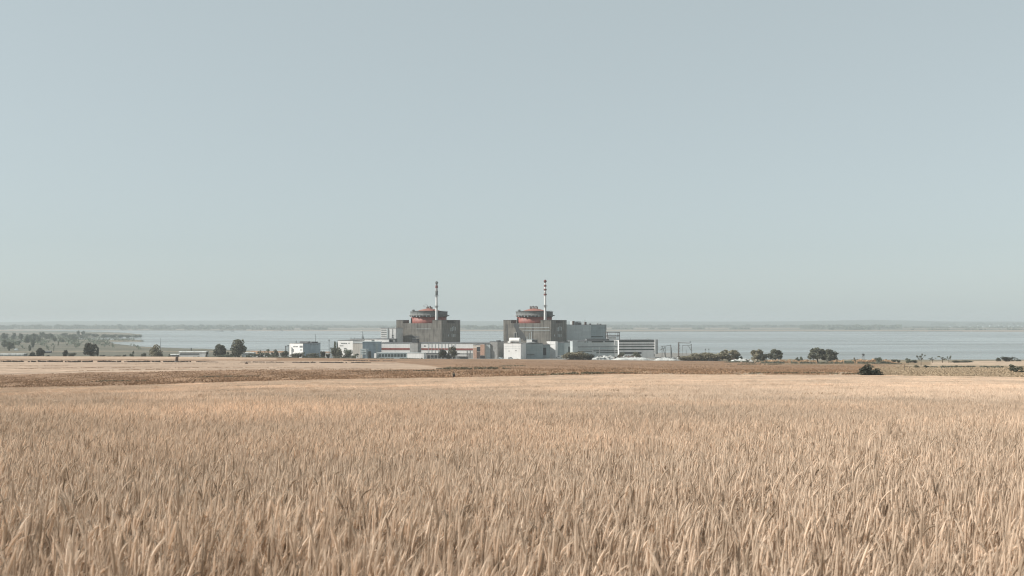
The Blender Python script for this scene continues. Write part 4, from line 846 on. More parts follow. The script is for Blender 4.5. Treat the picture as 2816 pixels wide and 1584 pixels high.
# line of trees along the field edge, left to right
for a in [
 ('bush', 88, 1200, 22, 965.5, 'leaf_black', 'round_shrub', 'dark round shrub at far left, just right of the white greenhouse roof'),
 ('round', 110, 1200, 22, 957, 'leaf_black', 'leafy_tree', 'dark upright tree at far left, touching the round dark shrub'),
 ('bush', 132, 1195, 14, 975.5, 'leaf_black', 'low_shrub', 'very low dark shrub right of the dark upright tree'),
 ('tall', 179, 1200, 17, 962, 'leaf_black', 'leafy_tree', 'small dark pointed tree with a paler shrub at its right foot'),
 ('bush', 197, 1200, 19, 968, 'leaf', 'round_shrub', 'dark shrub at the right foot of the small pointed tree'),
 ('round', 250, 1200, 36, 943, 'leaf_black', 'leafy_tree', 'tall dark tree with visible trunk against the grey fields'),
 ('round', 268, 1205, 9, 952, 'leaf', 'leafy_tree', 'small side tree growing out right of the tall dark trunked tree'),
 ('bush', 281, 1200, 12, 975, 'leaf_black', 'low_shrub', 'low dark shrub right of the tall dark trunked tree'),
 ('bush', 322, 1195, 16, 976.5, 'leaf_black', 'low_shrub', 'flat dark shrub midway between tall dark tree and olive tree'),
 ('bush', 341, 1195, 9, 974, 'leaf_black', 'low_shrub', 'small dark round shrub left of the pale ragged tree'),
 ('ragged', 363, 1210, 12, 962, 'leaf_mid', 'ragged_tree', 'pale grey ragged little tree left of the broad olive tree'),
 ('bush', 395, 1198, 12, 968, 'leaf', 'round_shrub', 'dark shrub at the left foot of the broad olive tree'),
 ('bush', 424, 1200, 40, 943, 'leaf_olive', 'broad_tree', 'broad flat-topped olive tree leafy down to the ground'),
 ('ragged', 468, 1200, 12, 969, 'leaf_mid', 'ragged_shrub', 'grey ragged shrub left of the low white sheds'),
 ('bush', 566, 1182, 12, 965.5, 'leaf', 'round_shrub', 'small dark shrub on the right end of the low white shed'),
 ('round', 604, 1205, 40, 947, 'leaf', 'leafy_tree', 'round dense grey-green tree, left of the tallest tree'),
 ('ragged', 638, 1225, 26, 948, 'leaf_mid', 'ragged_tree', 'thin pale ragged tree between round tree and the tallest tree'),
 ('round', 655, 1205, 42, 933.5, 'leaf', 'leafy_tree', 'tallest wide-crowned tree at left with a twig above its crown'),
 ('bush', 620, 1190, 36, 973, 'leaf_mid', 'low_shrub', 'low grey shrub under round tree and tallest tree'),
 ('ragged', 686, 1200, 30, 968, 'leaf_mid', 'low_shrub', 'low grey scrub in front of the pale shed right of the tallest tree'),
 ('ragged', 712, 1220, 26, 960, 'leaf_mid', 'scrub_thicket', 'grey scrub thicket, first from the pale shed'),
 ('ragged', 738, 1225, 24, 956, 'leaf_mid', 'scrub_thicket', 'grey scrub thicket with tallest twigs, second from the pale shed'),
 ('bush', 760, 1220, 22, 962, 'leaf', 'scrub_thicket', 'darker scrub thicket, third from the pale shed'),
 ('bush', 781, 1210, 24, 966, 'leaf', 'scrub_thicket', 'dark scrub thicket left of the office with roof mast'),
 ('bush', 815, 1205, 30, 973, 'leaf', 'low_shrub', 'low dark shrub in front of the white face of the lone office'),
 ('ragged', 834, 1212, 22, 968, 'leaf_mid', 'ragged_shrub', 'thin grey shrub at the corner of the lone office'),
 ('bush', 862, 1205, 32, 974, 'leaf', 'low_shrub', 'low dark shrub in front of the blue-grey office side'),
 ('bush', 887, 1212, 18, 966.5, 'leaf_black', 'round_shrub', 'dark round shrub at the right corner of the lone office'),
 ('bush', 902, 1205, 12, 976, 'leaf_black', 'low_shrub', 'tiny blackish shrub left of the slim pale tower'),
 ('tall', 921, 1248, 9, 944, 'leaf_mid', 'slender_tree', 'slender grey tree left of the white administration block'),
 ('poplar', 928, 1250, 7, 943, 'leaf_mid', 'slender_tree', 'narrow tree touching the white administration block'),
 ('bush', 927, 1225, 36, 954, 'leaf', 'broad_shrub', 'wide dark shrub covering the left foot of the administration block'),
 ('bush', 958, 1218, 22, 961, 'leaf_mid', 'round_shrub', 'grey-green shrub in front of the administration block windows'),
 ('ragged', 940, 1200, 34, 974, 'leaf', 'low_shrub', 'low ragged shrub below the administration block'),
 ('ragged', 975, 1200, 26, 975, 'leaf_mid', 'low_shrub', 'low grey shrub below the beige annex'),
 ('round', 1218, 1172, 24, 966.5, 'leaf_black', 'leafy_tree', 'round blackish tree before the long hall, right of gate box'),
 ('tall', 1246, 1172, 26, 960, 'leaf', 'leafy_tree', 'taller dark tree before the long hall, next to the kiosk'),
 ('bush', 1232, 1170, 12, 975, 'leaf_black', 'low_shrub', 'small blackish shrub between the two trees before the long hall'),
 ('bush', 1569, 1176, 44, 971, 'leaf_olive', 'willow_thicket', 'olive willow thicket before the pale block, lighter left part'),
 ('bush', 1596, 1174, 44, 970, 'leaf_olive', 'willow_thicket', 'tallest olive willow thicket before the pale block, middle part'),
 ('bush', 1618, 1172, 34, 974, 'leaf_black', 'round_shrub', 'blackish shrub at the right end of the willow thicket'),
 ('bush', 1708, 1225, 30, 969, 'leaf', 'low_shrub', 'low dark shrub under the ribbon-window office, left part'),
 ('bush', 1752, 1226, 34, 968, 'leaf', 'low_shrub', 'low dark shrub under the ribbon-window office, right part'),
 ('bush', 1886, 1172, 36, 980, 'leaf_olive', 'olive_shrub', 'low brownish shrub at the left end of olive shrub row'),
 ('bush', 1908, 1178, 44, 971.5, 'leaf_olive', 'olive_shrub', 'olive shrub right of the taller pylon gantry'),
 ('bush', 1936, 1176, 48, 970, 'leaf_olive', 'olive_shrub', 'greyish shrub under the two short lamp posts'),
 ('bush', 1966, 1178, 50, 970, 'leaf_olive', 'olive_shrub', 'olive shrub just right of the two short lamp posts'),
 ('round', 2005, 1180, 48, 964, 'leaf_olive', 'olive_shrub', 'highest olive shrub in the row with rounded top'),
 ('ragged', 2030, 1184, 26, 970, 'leaf_mid', 'olive_shrub', 'dark ragged shrub at the right end of the olive row'),
 ('round', 2084, 1175, 44, 961.5, 'leaf_olive', 'leafy_tree', 'dense rounded tree with brownish top left of twin tree'),
 ('bush', 2098, 1168, 32, 970, 'leaf_black', 'round_shrub', 'blackish shrub at the foot between the two rounded trees'),
 ('round', 2132, 1182, 46, 960.5, 'leaf', 'leafy_tree', 'rounded grey-green tree, right one of the close pair'),
 ('bush', 2192, 1170, 10, 980, 'leaf', 'low_shrub', 'tiny dark shrub alone against the lake'),
 ('bush', 2204, 1170, 13, 979, 'leaf_mid', 'low_shrub', 'small grey shrub alone on the tan shore'),
 ('round', 2248, 1165, 60, 957, 'leaf', 'leafy_tree', 'largest rounded grey tree standing on the shore'),
 ('round', 2282, 1160, 46, 961, 'leaf', 'leafy_tree', 'dark rounded tree grown into the largest grey tree'),
 ('bush', 2288, 1152, 26, 978, 'leaf_black', 'round_shrub', 'blackish shrub under the right half of the shore tree'),
 ('bush', 2330, 1060, 34, 991, 'leaf_mid', 'low_shrub', 'low grey shrub right of the blackish shore shrub'),
 ('ragged', 2352, 1120, 18, 979, 'leaf_olive', 'ragged_shrub', 'brown ragged shrub on the tan reeds left of watch tower'),
 ('bush', 2417, 1080, 20, 980.5, 'leaf_mid', 'round_shrub', 'round grey shrub right of the watch tower'),
 ('bush', 2432, 1050, 36, 992, 'leaf', 'low_shrub', 'wide low dark shrub behind the big bush at wheat edge'),
 ('bush', 2457, 1110, 16, 987, 'leaf', 'low_shrub', 'small dark shrub, first of three along the right shore'),
 ('bush', 2471, 1110, 12, 988.5, 'leaf', 'low_shrub', 'smallest dark shrub, third of three along right shore'),
 ('bush', 2443, 1112, 14, 989, 'leaf', 'low_shrub', 'flat dark shrub left of the three along the right shore'),
 ('ragged', 2499, 1100, 26, 983, 'leaf_mid', 'ragged_shrub', 'grey ragged shrub left of the sparse high-crowned tree'),
 ('bush', 2516, 1100, 12, 988, 'leaf', 'round_shrub', 'small dark shrub against left side of sparse high tree'),
 ('sparse', 2533, 800, 20, 975, 'leaf', 'sparse_tree', 'sparse high-crowned tree with thin bare stem by the light field'),
 ('sparse', 2565, 1090, 20, 984, 'leaf', 'sparse_tree', 'small sparse tree, leftmost of airy group above light field'),
 ('sparse', 2592, 1090, 26, 980, 'leaf', 'sparse_tree', 'airy flat-crowned tree in the middle of its group'),
 ('sparse', 2609, 1090, 16, 979, 'leaf', 'sparse_tree', 'airy tree with clumped top, rightmost of its group'),
 ('bush', 2628, 1085, 26, 990, 'leaf', 'low_shrub', 'low dark shrub at the foot of the airy tree group'),
 ('bush', 2660, 1085, 40, 990.5, 'leaf', 'low_shrub', 'long low shrub along the right shoreline'),
 ('round', 2745, 1110, 16, 983.5, 'leaf', 'leafy_tree', 'smaller round dark tree left of the dense clump at far right'),
 ('bush', 2769, 1110, 32, 979, 'leaf_black', 'dense_tree', 'dense dark clump tree on the shore at far right'),
 ('ragged', 2798, 1110, 22, 983, 'leaf', 'ragged_shrub', 'ragged dark shrub right of the dense clump, by picture edge'),
 ('bush', 2380, 318, 58, 998, 'leaf_black', 'big_bush', 'big near dark bush at the wheat edge on the right'),
 ('bush', 2408, 316, 34, 1010, 'leaf_black', 'side_bush', 'lower dark bush grown against the big near bush'),
 ('ragged', 2796, 420, 46, 995, 'leaf', 'near_bush', 'ragged green-black bush in pale grass at the right edge'),
 ('bush', 2520, 640, 14, 1002, 'leaf_olive', 'low_shrub', 'brownish small shrub left of sparse tree foot'),
 ('bush', 2547, 640, 12, 1003, 'leaf', 'low_shrub', 'dark small shrub right of sparse tree foot'),
]:
    kw = {}
    if a[0] in ('bush','round','tall','ragged','poplar') and 700 < a[1] < 1990 and a[2] > 1165: kw['zb'] = 17.4
    veg(*a, **kw)

# hazy trees of the low left shore
rg = np.random.default_rng(5)
lowland = [(12,2250,20,917,'round'),(28,2200,26,920,'round'),(50,2600,16,925,'bush'),(90,2300,12,926,'round'),(82,2000,11,936,'tall'),(25,2000,12,925,'tall'),
 (14,3300,22,902,'round'),(36,3400,20,900,'tall'),(57,3300,18,903,'round'),(80,3200,22,902,'round'),(96,3000,26,901,'round'),(105,2900,18,908,'round'),
 (74,2700,18,910,'round'),(90,2650,16,914,'bush'),(140,3400,20,905,'round'),(150,3100,16,911,'bush'),(168,3000,16,916,'bush'),(128,3600,20,903,'round'),
 (115,3900,18,901,'round'),(176,4300,18,905,'bush'),(160,2500,6,929,'poplar'),(148,1900,6,937,'poplar'),(190,3600,20,910,'bush'),(205,3500,18,914,'bush'),
 (215,4600,12,898,'tall'),(228,4700,12,897.5,'round'),(240,4300,24,908,'bush'),(262,4200,26,908,'bush'),(285,4150,28,909,'bush'),(310,4100,28,911,'bush'),
 (332,4100,24,913,'bush'),(352,4100,22,914,'bush'),(372,4150,20,915,'bush'),(386,4200,12,917,'round'),(225,4000,24,913,'bush'),(200,4100,20,908,'bush'),
 (-30,2300,22,915,'round'),(-60,2600,24,912,'round'),(-20,3200,26,903,'round')]
for i, (px, Y, w, top, kd) in enumerate(lowland):
    x = U(px)*Y; zg = max(G(x, Y), 1.0); base = HOR+F*(CAMZ-zg)/Y
    grp = 'hazy trees on the low left shore'
    lab = {'round':'hazy rounded tree among many on the low green left shore','bush':'hazy broad bushy tree crowded on the low left peninsula',
           'tall':'hazy upright tree on the low green left shore','poplar':'thin dark poplar standing alone on the left lowland'}[kd]
    lab = {12:'hazy low tree at the very left edge, nearest row of the shore trees', 28:'hazy tree right of the leftmost near shore tree', 50:'small hazy bush above the tiny white farm house',
           90:'hazy round tree alone left of the long dark farm shed', 82:'hazy upright tree right below the shore tree crowd', 160:'thin dark poplar right behind the long dark farm shed', 148:'short dark poplar at the right end of the long farm shed',
           386:'last hazy bush at the very tip of the wooded spit', 372:'second last hazy bush near the tip of the wooded spit', 215:'left of two upright hazy trees rising over the spit', 228:'right of two upright hazy trees rising over the spit'}.get(px, lab) if (px, Y) != (90, 2650) else lab
    t = tree('bush' if kd == 'round' and i % 2 else kd, px, Y, w*.95, max(4, (base-top)*.62), 'leaf_mid', 'shore_tree', lab, 'tree', grp, i % 4)
    t.location.z = zg
# small farm sheds of the left lowland
def farmshed(label, px, Y, w, h, m, roof):
    p = gp(px, Y); p.z = max(p.z,1)-.2; root = empty('farm_shed', p, R(10)); tag(root, label, 'shed'); k = Y/F
    MB().box(-w*k/2, w*k/2, -5, 5, 0, h*k*.7).build('wall', M[m], root)
    MB().xprism([(-5.6,h*k*.7),(5.6,h*k*.7),(0,h*k)], -w*k/2-.4, w*k/2+.4).build('roof', M[roof], root)
farmshed('long dark farm shed on the grey lowland at left', 128, 1850, 24, 6, 'dark', 'roof')
farmshed('tiny white farm house between hazy trees at far left', 45, 2050, 7, 5, 'white2', 'palegrey')

# far belts of woodland beyond the lake: one uncountable mass
pts = []; tn = []
def belt(px0, px1, Y0, Y1, h, n, gap=0.0):
    px = rg.uniform(px0, px1, n); Y = rg.uniform(Y0, Y1, n); x = (px-1408)/F*Y
    keep = wob(px/17, Y/900, 7) > gap; px, Y, x = px[keep], Y[keep], x[keep]
    z = np.maximum(ground(x, Y), 1); hh = h*(0.55+0.45*(wob(px/9, Y/500, 2)*.5+.5)*2*.8)
    pts.append(np.stack([x, Y, z+rg.random(len(x))*hh], 1)); tn.append(rg.random(len(x)))
belt(-100, 700, 9200, 9800, 34, 9000, -.6); belt(-100, 1000, 11800, 12500, 26, 5000, -.2)
belt(330, 900, 8300, 8600, 18, 3500, -.3); belt(690, 1300, 10600, 11200, 24, 7000, -.7); belt(1280, 1400, 8600, 9300, 30, 2500, -.9); belt(1240, 1560, 10000, 10600, 20, 4000, -.5)
belt(1640, 2280, 11200, 11900, 26, 9000, -.8); belt(1660, 2100, 8900, 9200, 10, 3500, 0.1); belt(2200, 2480, 9400, 10600, 32, 6000, -.8); belt(2280, 2420, 8400, 8800, 16, 2600, -.2)
belt(2400, 2960, 10200, 10500, 15, 5000, -.5); belt(2500, 2960, 8100, 8200, 7, 3000, 0); belt(2560, 2960, 14500, 15500, 36, 5000, -.2); belt(1400, 1700, 13000, 14000, 24, 3000, -.1)
o = leafmass('far_woods', np.concatenate(pts), 11.0, M['leaf_mid'], None, np.concatenate(tn)*.6, seed=3)
tag(o, 'dark belts of hazy woodland across the lake', None, None, 'stuff')
# distant town at the right and at the middle right
th_ = None
spots = [(2612,11800,10),(2640,12200,12),(2668,12000,9),(2690,12600,14),(2703,12000,10),(2722,12400,16),(2735,12000,12),(2748,12800,18),(2762,12100,12),(2776,12600,16),(2788,12000,12),(2800,12500,18),(2811,12200,13),
         (2262,11000,9),(2272,10800,11),(2281,11000,10),(2290,10700,9),(2246,12600,18),(2030,13500,14),(2042,13600,12)]
for i, (px, Y, h) in enumerate(spots):
    x = U(px)*Y; z = G(x, Y)
    if th_ is None:
        th_ = empty('distant_house', (x, Y, z), .3)
        wm = MB().box(-9,9,-7,7,0,1).build('wall', M['palegrey'], th_); rm = MB().xprism([(-7.5,1),(7.5,1),(0,1.35)], -9.5, 9.5).build('roof', M['palegrey'], th_); r_ = th_
    else:
        r_ = th_.copy(); col.objects.link(r_)
        for ch in (wm, rm): c = ch.copy(); col.objects.link(c); c.parent = r_
        r_.location = (x, Y, z)
    r_.scale = (rnd.uniform(.6,1.5), 1, h*.9)
    if px > 2500: tag(r_, 'tiny pale house of the hazy town across the lake at far right', 'house', 'houses of the far right town')
    elif px > 2200: tag(r_, 'tiny pale house above the far wooded shore', 'house', 'houses above the wooded far shore')
    else: tag(r_, 'tiny pale house on the far hazy ridge', 'house', 'houses on the far ridge')
# sand barge / low islet on the far water
for px, Y, w, lab in ((604, 7300, 22, 'long low dark barge near the far shore'), (639, 7250, 8, 'small low dark boat near the far shore'), (768, 7600, 24, 'pale low barge with dark wheelhouse near far shore')):
    k = Y/F; root = empty('barge', (U(px)*Y, Y, 0), .1); tag(root, lab, 'barge')
    hw = w*k/2; MB().add([(-hw,-6,3),(hw,-6,3.2),(hw,6,3.2),(-hw,6,3),(-hw*.9,-4,-.5),(hw*.88,-4,-.5),(hw*.88,4,-.5),(-hw*.9,4,-.5)], [(0,1,2,3),(7,6,5,4),(4,5,1,0),(5,6,2,1),(6,7,3,2),(7,4,0,3)]).build('hull', M['steel' if px < 700 else 'tarp'], root)
    MB().box(hw*.5, hw*.75, -3, 3, 3, 8).build('wheelhouse', M['rust'], root)

# dark bank and scrub lines between the fields (uncountable ground cover)
def strip(name, label, segs, mt, size, up=0.3):
    P = []
    for (pa, ra, pb, rb, Y, hpx, wy, n) in segs:
        t = rg.random(n); px = pa+(pb-pa)*t; px = px[(wob(px/14, Y/50, 5) > -.45) & (wob(px/5, Y/70, 1) > -.6)]; n = len(px)
        edge_ = np.clip(np.minimum(px-pa, pb-px)/(abs(pb-pa)*.15+1), .15, 1); Yv = Y+rg.uniform(-wy, wy, n)*edge_+wy*1.3*wob(px/22, 0, Y); x = (px-1408)/F*Yv
        z = ground(x, Yv); h = hpx*Y/F
        P.append(np.stack([x, Yv, z+edge_*h*rg.random(n)*(0.45+.55*(wob(px/6, 0, 3)*.5+.5))], 1))
    o = leafmass(name, np.concatenate(P), size, mt, None, None, up, 11); tag(o, label, None, None, 'stuff'); return o
strip('undergrowth', 'dark scrub line between the pale fields at left', [(-150,0,600,0,900,3.6,5,9000),(660,0,780,0,905,1.6,4,800),(800,0,1020,0,905,2.2,4,1600),(930,0,1090,0,1000,1.4,3,700)], leaf_mat('dark_brown_scrub', (0.035,0.028,0.022), (0.10,0.075,0.055)), .8)
strip('undergrowth', 'grey-green scrub along the middle brown fields', [(1200,0,1405,0,600,6.0,16,7000),(1370,0,1450,0,760,2.2,8,900),(1440,0,1760,0,345,2.4,5,2600),(1560,0,1660,0,352,3.5,5,1800),(2060,0,2420,0,345,1.6,4,2200),(960,0,1240,0,520,1.6,4,1500),(540,0,720,0,420,2,5,900),(250,0,420,0,390,1.6,5,600),(2000,0,2150,0,900,3,8,1200)], leaf_mat('grey_green_scrub', (0.07,0.062,0.04), (0.20,0.165,0.10)), .55)
strip('reeds', 'tan reed belt with dark foot on the right shore', [(2090,0,2270,0,1080,10,20,6000),(2270,0,2470,0,1080,12,18,8000)], M['drygrass'], 1.1, .7)
strip('undergrowth', 'dark green scrub below the tan reeds', [(2040,0,2480,0,1020,6,14,8000),(2540,0,2830,0,660,5,10,6000),(1990,0,2120,0,1120,5,12,2500)], M['leaf'], .8)
strip('undergrowth', 'dark scrub along the foot of the plant', [(200,0,700,0,1185,3.0,6,4500),(700,0,1000,0,1190,4.5,8,5000),(1000,0,1180,0,1180,2.2,4,900)], M['leaf'], .8)
strip('undergrowth', 'thin dark furrow weeds across the pale left field', [(30,0,420,0,720,.9,3,900),(180,0,520,0,650,.9,3,900),(-50,0,200,0,780,.8,3,500),(420,0,900,0,690,.8,3,900),(600,0,1080,0,610,.9,3,1100),(300,0,760,0,830,.8,3,700)], M['browngrass'], .5)
def shore_scrub():
    n = 26000; px = rg.uniform(-120, 392, n); Y = 1/rg.uniform(1/4600, 1/2050, n); x = (px-1408)/F*Y; z = ground(x, Y)
    den = wob(px/13, Y/260, 4)+.5*wob(px/5, Y/90, 9)+np.clip((Y-2600)/900, -.9, .9); k = (z > .7) & (den > .45); x, Y, z, px = x[k], Y[k], z[k], px[k]
    h = 4+7*np.clip(wob(px/7, Y/140, 2)+.4, 0, 1.2)
    o = leafmass('shore_scrub', np.stack([x, Y, z+rg.random(len(x))*h], 1), 3.2, M['leaf_mid'], None, None, 0, 8); tag(o, 'low hazy scrub and copses covering the left shore', None, None, 'stuff')
shore_scrub()
# dry grass on the brown fields, so they are not bare sheets
def tufts(name, label, n, px0, px1, Y0, Y1, cond, mt, h, w):
    u = rg.random(n); Y = 1/(1/Y0 + u*(1/Y1-1/Y0)); px = rg.uniform(px0, px1, n); x = (px-1408)/F*Y
    z = ground(x, Y); row = HOR+F*(CAMZ-z)/Y; k = cond(px, row, Y) & (wob(px/40, Y/30, 8)+rg.normal(size=n)*.4 > -.2); x, Y, z = x[k], Y[k], z[k]
    o = leafmass(name, np.stack([x, Y, z+h*.3], 1), h*(0.6+.8*rg.random(k.sum())), mt, None, None, .75, 5, w); tag(o, label, None, None, 'stuff')
tufts('dry_grass', 'brown dry grass of the ploughed middle fields', 150000, -150, 2500, 306, 1100, lambda p, r, Y: ((r > I(p, rowB)) | (p > 1250)) & (Y > 304), M['browngrass'], .36, 1.0)
tufts('dry_grass', 'pale dry grass of the right field behind the wheat', 60000, 2380, 2950, 304, 700, lambda p, r, Y: Y > 303, M['palegrass'], .5, 1.3)

# ================================================================ person in the field
def skinmesh(name, verts, edges, radii, m, parent):
    me = bpy.data.meshes.new(name); me.from_pydata(verts, edges, []); me.materials.append(m)
    o = bpy.data.objects.new(name, me); col.objects.link(o); o.parent = parent
    sm = o.modifiers.new('skin', 'SKIN'); me.skin_vertices.new() if not me.skin_vertices else None
    for v, r in zip(me.skin_vertices[0].data, radii): v.radius = r if isinstance(r, tuple) else (r, r)
    me.skin_vertices[0].data[0].use_root = True
    ss_ = o.modifiers.new('smooth', 'SUBSURF'); ss_.levels = ss_.render_levels = 2
    return o
def person(px, Y, label, turn, stoop=0.0):
    p = gp(px, Y); root = empty('person', p, turn); tag(root, label, 'person'); s = stoop
    V = [(0,0,.95),(0,.02-s*.1,1.15),(0,.02-s*.25,1.38),(0,-s*.3,1.50),(0,-.01-s*.36,1.60),(0,-.01-s*.38,1.70),
         (.09,0,.90),(.10,-.03,.50),(.11,0,.08),(.11,-.14,.04),(-.09,0,.90),(-.11,.03,.50),(-.13,.06,.08),(-.13,-.08,.04),
         (.19,-s*.25,1.40),(.25,-.02-s*.3,1.13),(.23,-.14-s*.3,.90),(.225,-.18-s*.3,.82),(-.19,-s*.25,1.40),(-.26,-.02-s*.3,1.13),(-.24,-.12-s*.3,.90),(-.235,-.16-s*.3,.82)]
    E = [(0,1),(1,2),(2,3),(3,4),(4,5),(0,6),(6,7),(7,8),(8,9),(0,10),(10,11),(11,12),(12,13),(2,14),(14,15),(15,16),(16,17),(2,18),(18,19),(19,20),(20,21)]
    Rr = [.13,.13,.14,.055,.085,.07,.09,.065,.045,.035,.09,.065,.045,.035,.055,.045,.032,.04,.055,.045,.032,.04]
    skinmesh('body', V, E, Rr, M['skin'], root)
    keep = [0,1,2,14,15,16,18,19,20]; mp = {a: i for i, a in enumerate(keep)}
    skinmesh('jacket', [V[i] for i in keep], [(mp[a], mp[b]) for a, b in E if a in mp and b in mp], [Rr[i]+.035 for i in keep], M['jacket'], root)
    keep = [0,6,7,8,10,11,12]; mp = {a: i for i, a in enumerate(keep)}
    skinmesh('trousers', [V[i] for i in keep], [(mp[a], mp[b]) for a, b in E if a in mp and b in mp], [Rr[i]+.03 for i in keep], M['trousers'], root)
    MB().lathe([(.02,1.785),(.07,1.775),(.10,1.72),(.105,1.66),(.09,1.60),(.02,1.60)], 0, .015-s*.38, 12).build('hair', M['hair'], root, True)
    return root
person(1246.5, 338, 'dark-clothed person with green top standing at the edge of the wheat', R(160), .25)
person(1249.5, 336, 'stooping dark-clothed person bent beside the upright one at the wheat edge', R(200), .9)

# ================================================================ wheat
SRC = bpy.data.collections.new('wheat_stalks_source')      # only instanced, never placed in the scene itself
def wheat_patch(name, size, n, lod, seed, mt, thick=1.0):
    rg = np.random.default_rng(seed); V = []; Fc = []; T = []; nv = 0
    def ring(c, d, r, k):
        nonlocal nv
        a = np.cross(d, (0.31,0.95,0.05)); a /= np.linalg.norm(a); b = np.cross(d, a)
        for i in range(k):
            t = 2*math.pi*i/k; V.append(c+a*r*math.cos(t)+b*r*math.sin(t))
        nv += k
    for s in range(n):
        base = np.array([rg.uniform(-.5,.5)*size, rg.uniform(-.5,.5)*size, 0.0])
        h = np.clip(rg.normal(.80,.065), .55, 1.02); az = rg.normal(0.15,.8) if rg.random() > .35 else rg.uniform(0,6.28)
        if rg.random() < .035: tone = 0.0; az = rg.normal(3.1,.5)
        ld = np.array([math.cos(az), math.sin(az)*.8, 0]); lean = abs(rg.normal(.09,.09)); tone = np.clip(rg.normal(.55,.2),.16,1)
        P = lambda t: base+np.array([0,0,h*t*(1-.35*lean*t)])+ld*h*lean*t*t
        D = lambda t: (P(t+.01)-P(t-.01))/np.linalg.norm(P(t+.01)-P(t-.01))
        ks = (0,.45,.78,1.0) if lod == 0 else (.35,1.0)
        k = 3; start = nv; r0 = .0022*thick
        for t in ks: ring(P(t), D(t), r0*(1-.3*t), k)
        for q in range(len(ks)-1):
            for i in range(k): Fc.append((start+q*k+i, start+q*k+(i+1)%k, start+(q+1)*k+(i+1)%k, start+(q+1)*k+i))
        T += [tone*.85]*(nv-start)
        # ear, nodding over
        L_ = rg.uniform(.065,.105); dr = max(0, rg.normal(.12,.42)); d = D(1.0); tip = d.copy(); c = P(1.0); prof = (.35,.9,1.0,.95,.75,.15) if lod == 0 else (.5,1.0,.2)
        k = 5 if lod == 0 else 3; start = nv; m = len(prof); rr = rg.uniform(.0030,.0047)*thick; ax = []
        for q, f in enumerate(prof):
            ring(c, d, rr*f*(1+.12*(q % 2)), k); ax.append((c.copy(), d.copy()))
            d = d+(ld*.55-np.array([0,0,1])*.55)*dr*(1.6/m); d /= np.linalg.norm(d); c = c+d*L_/(m-1)
        for q in range(m-1):
            for i in range(k): Fc.append((start+q*k+i, start+q*k+(i+1)%k, start+(q+1)*k+(i+1)%k, start+(q+1)*k+i))
        te = np.clip(tone+rg.normal(.1,.12),.16,1) if tone > 0 else 0.03; T += [te]*(nv-start)
        if lod == 0:
            for w in range(7):     # awns
                c0, d0 = ax[rg.integers(1, m-1)]; s_ = rg.normal(size=3); s_ -= s_.dot(d0)*d0; s_ /= np.linalg.norm(s_)
                a = c0+s_*rr*.8; e = a+(d0+s_*.28)*rg.uniform(.03,.06); wv = np.cross(d0, s_)*.0007
                V.extend([a-wv, a+wv, e]); Fc.append((nv, nv+1, nv+2)); nv += 3; T += [min(1, te+.1)]*3
            # dry leaves
            for w in range(rg.integers(1,3)):
                t0 = rg.uniform(.3,.8); a = P(t0); az2 = rg.uniform(0,6.28); o_ = np.array([math.cos(az2), math.sin(az2), 0]); sd_ = np.array([-o_[1], o_[0], 0])*.0042
                l = rg.uniform(.1,.22); pr = [(0,0),(.3,.25),(.65,.2),(1,-.25)]; st = nv
                for q, (u, v) in enumerate(pr):
                    pt = a+o_*u*l+np.array([0,0,v*l]); wv = sd_*(1-.25*q); V.extend([pt-wv, pt+wv]); nv += 2
                for q in range(3): Fc.append((st+2*q, st+2*q+1, st+2*q+3, st+2*q+2))
                T += [tone*.7]*8
    me = bpy.data.meshes.new(name); me.from_pydata([tuple(v) for v in V], [], Fc); me.update(); me.materials.append(mt)
    at = me.attributes.new('tone', 'FLOAT', 'POINT'); at.data.foreach_set('value', np.array(T, np.float32))
    o = bpy.data.objects.new(name, me); SRC.objects.link(o); return o
def scatter(name, label, srcs, P, rot, scl, idx):
    cl = bpy.data.collections.new(name+'_source')
    for o in srcs:
        SRC.objects.unlink(o) if o.name in SRC.objects else None
        cl.objects.link(o)
    me = bpy.data.meshes.new(name); me.vertices.add(len(P)); me.vertices.foreach_set('co', P.astype(np.float32).ravel())
    a = me.attributes.new('rot', 'FLOAT_VECTOR', 'POINT'); a.data.foreach_set('vector', rot.astype(np.float32).ravel())
    a = me.attributes.new('scl', 'FLOAT_VECTOR', 'POINT'); a.data.foreach_set('vector', scl.astype(np.float32).ravel())
    a = me.attributes.new('pick', 'INT', 'POINT'); a.data.foreach_set('value', idx.astype(np.int32))
    o = bpy.data.objects.new(name, me); col.objects.link(o); tag(o, label, None, None, 'stuff')
    ng = bpy.data.node_groups.new(name, 'GeometryNodeTree'); ng.interface.new_socket('Geometry', in_out='INPUT', socket_type='NodeSocketGeometry'); ng.interface.new_socket('Geometry', in_out='OUTPUT', socket_type='NodeSocketGeometry')
    N, L = ng.nodes, ng.links; gi = N.new('NodeGroupInput'); go = N.new('NodeGroupOutput'); ip = N.new('GeometryNodeInstanceOnPoints'); ci = N.new('GeometryNodeCollectionInfo')
    ci.inputs['Collection'].default_value = cl; ci.inputs['Separate Children'].default_value = True; ci.inputs['Reset Children'].default_value = True
    def na(nm, tp):
        n = N.new('GeometryNodeInputNamedAttribute'); n.data_type = tp; n.inputs['Name'].default_value = nm; return [s for s in n.outputs if s.enabled and s.name == 'Attribute'][0]
    L.new(gi.outputs[0], ip.inputs['Points']); L.new(ci.outputs[0], ip.inputs['Instance']); ip.inputs['Pick Instance'].default_value = True
    L.new(na('pick', 'INT'), ip.inputs['Instance Index']); L.new(na('scl', 'FLOAT_VECTOR'), ip.inputs['Scale'])
    er = N.new('FunctionNodeEulerToRotation'); L.new(na('rot', 'FLOAT_VECTOR'), er.inputs[0]); L.new(er.outputs[0], ip.inputs['Rotation'])
    L.new(ip.outputs[0], go.inputs[0]); md = o.modifiers.new('scatter', 'NODES'); md.node_group = ng
    return o
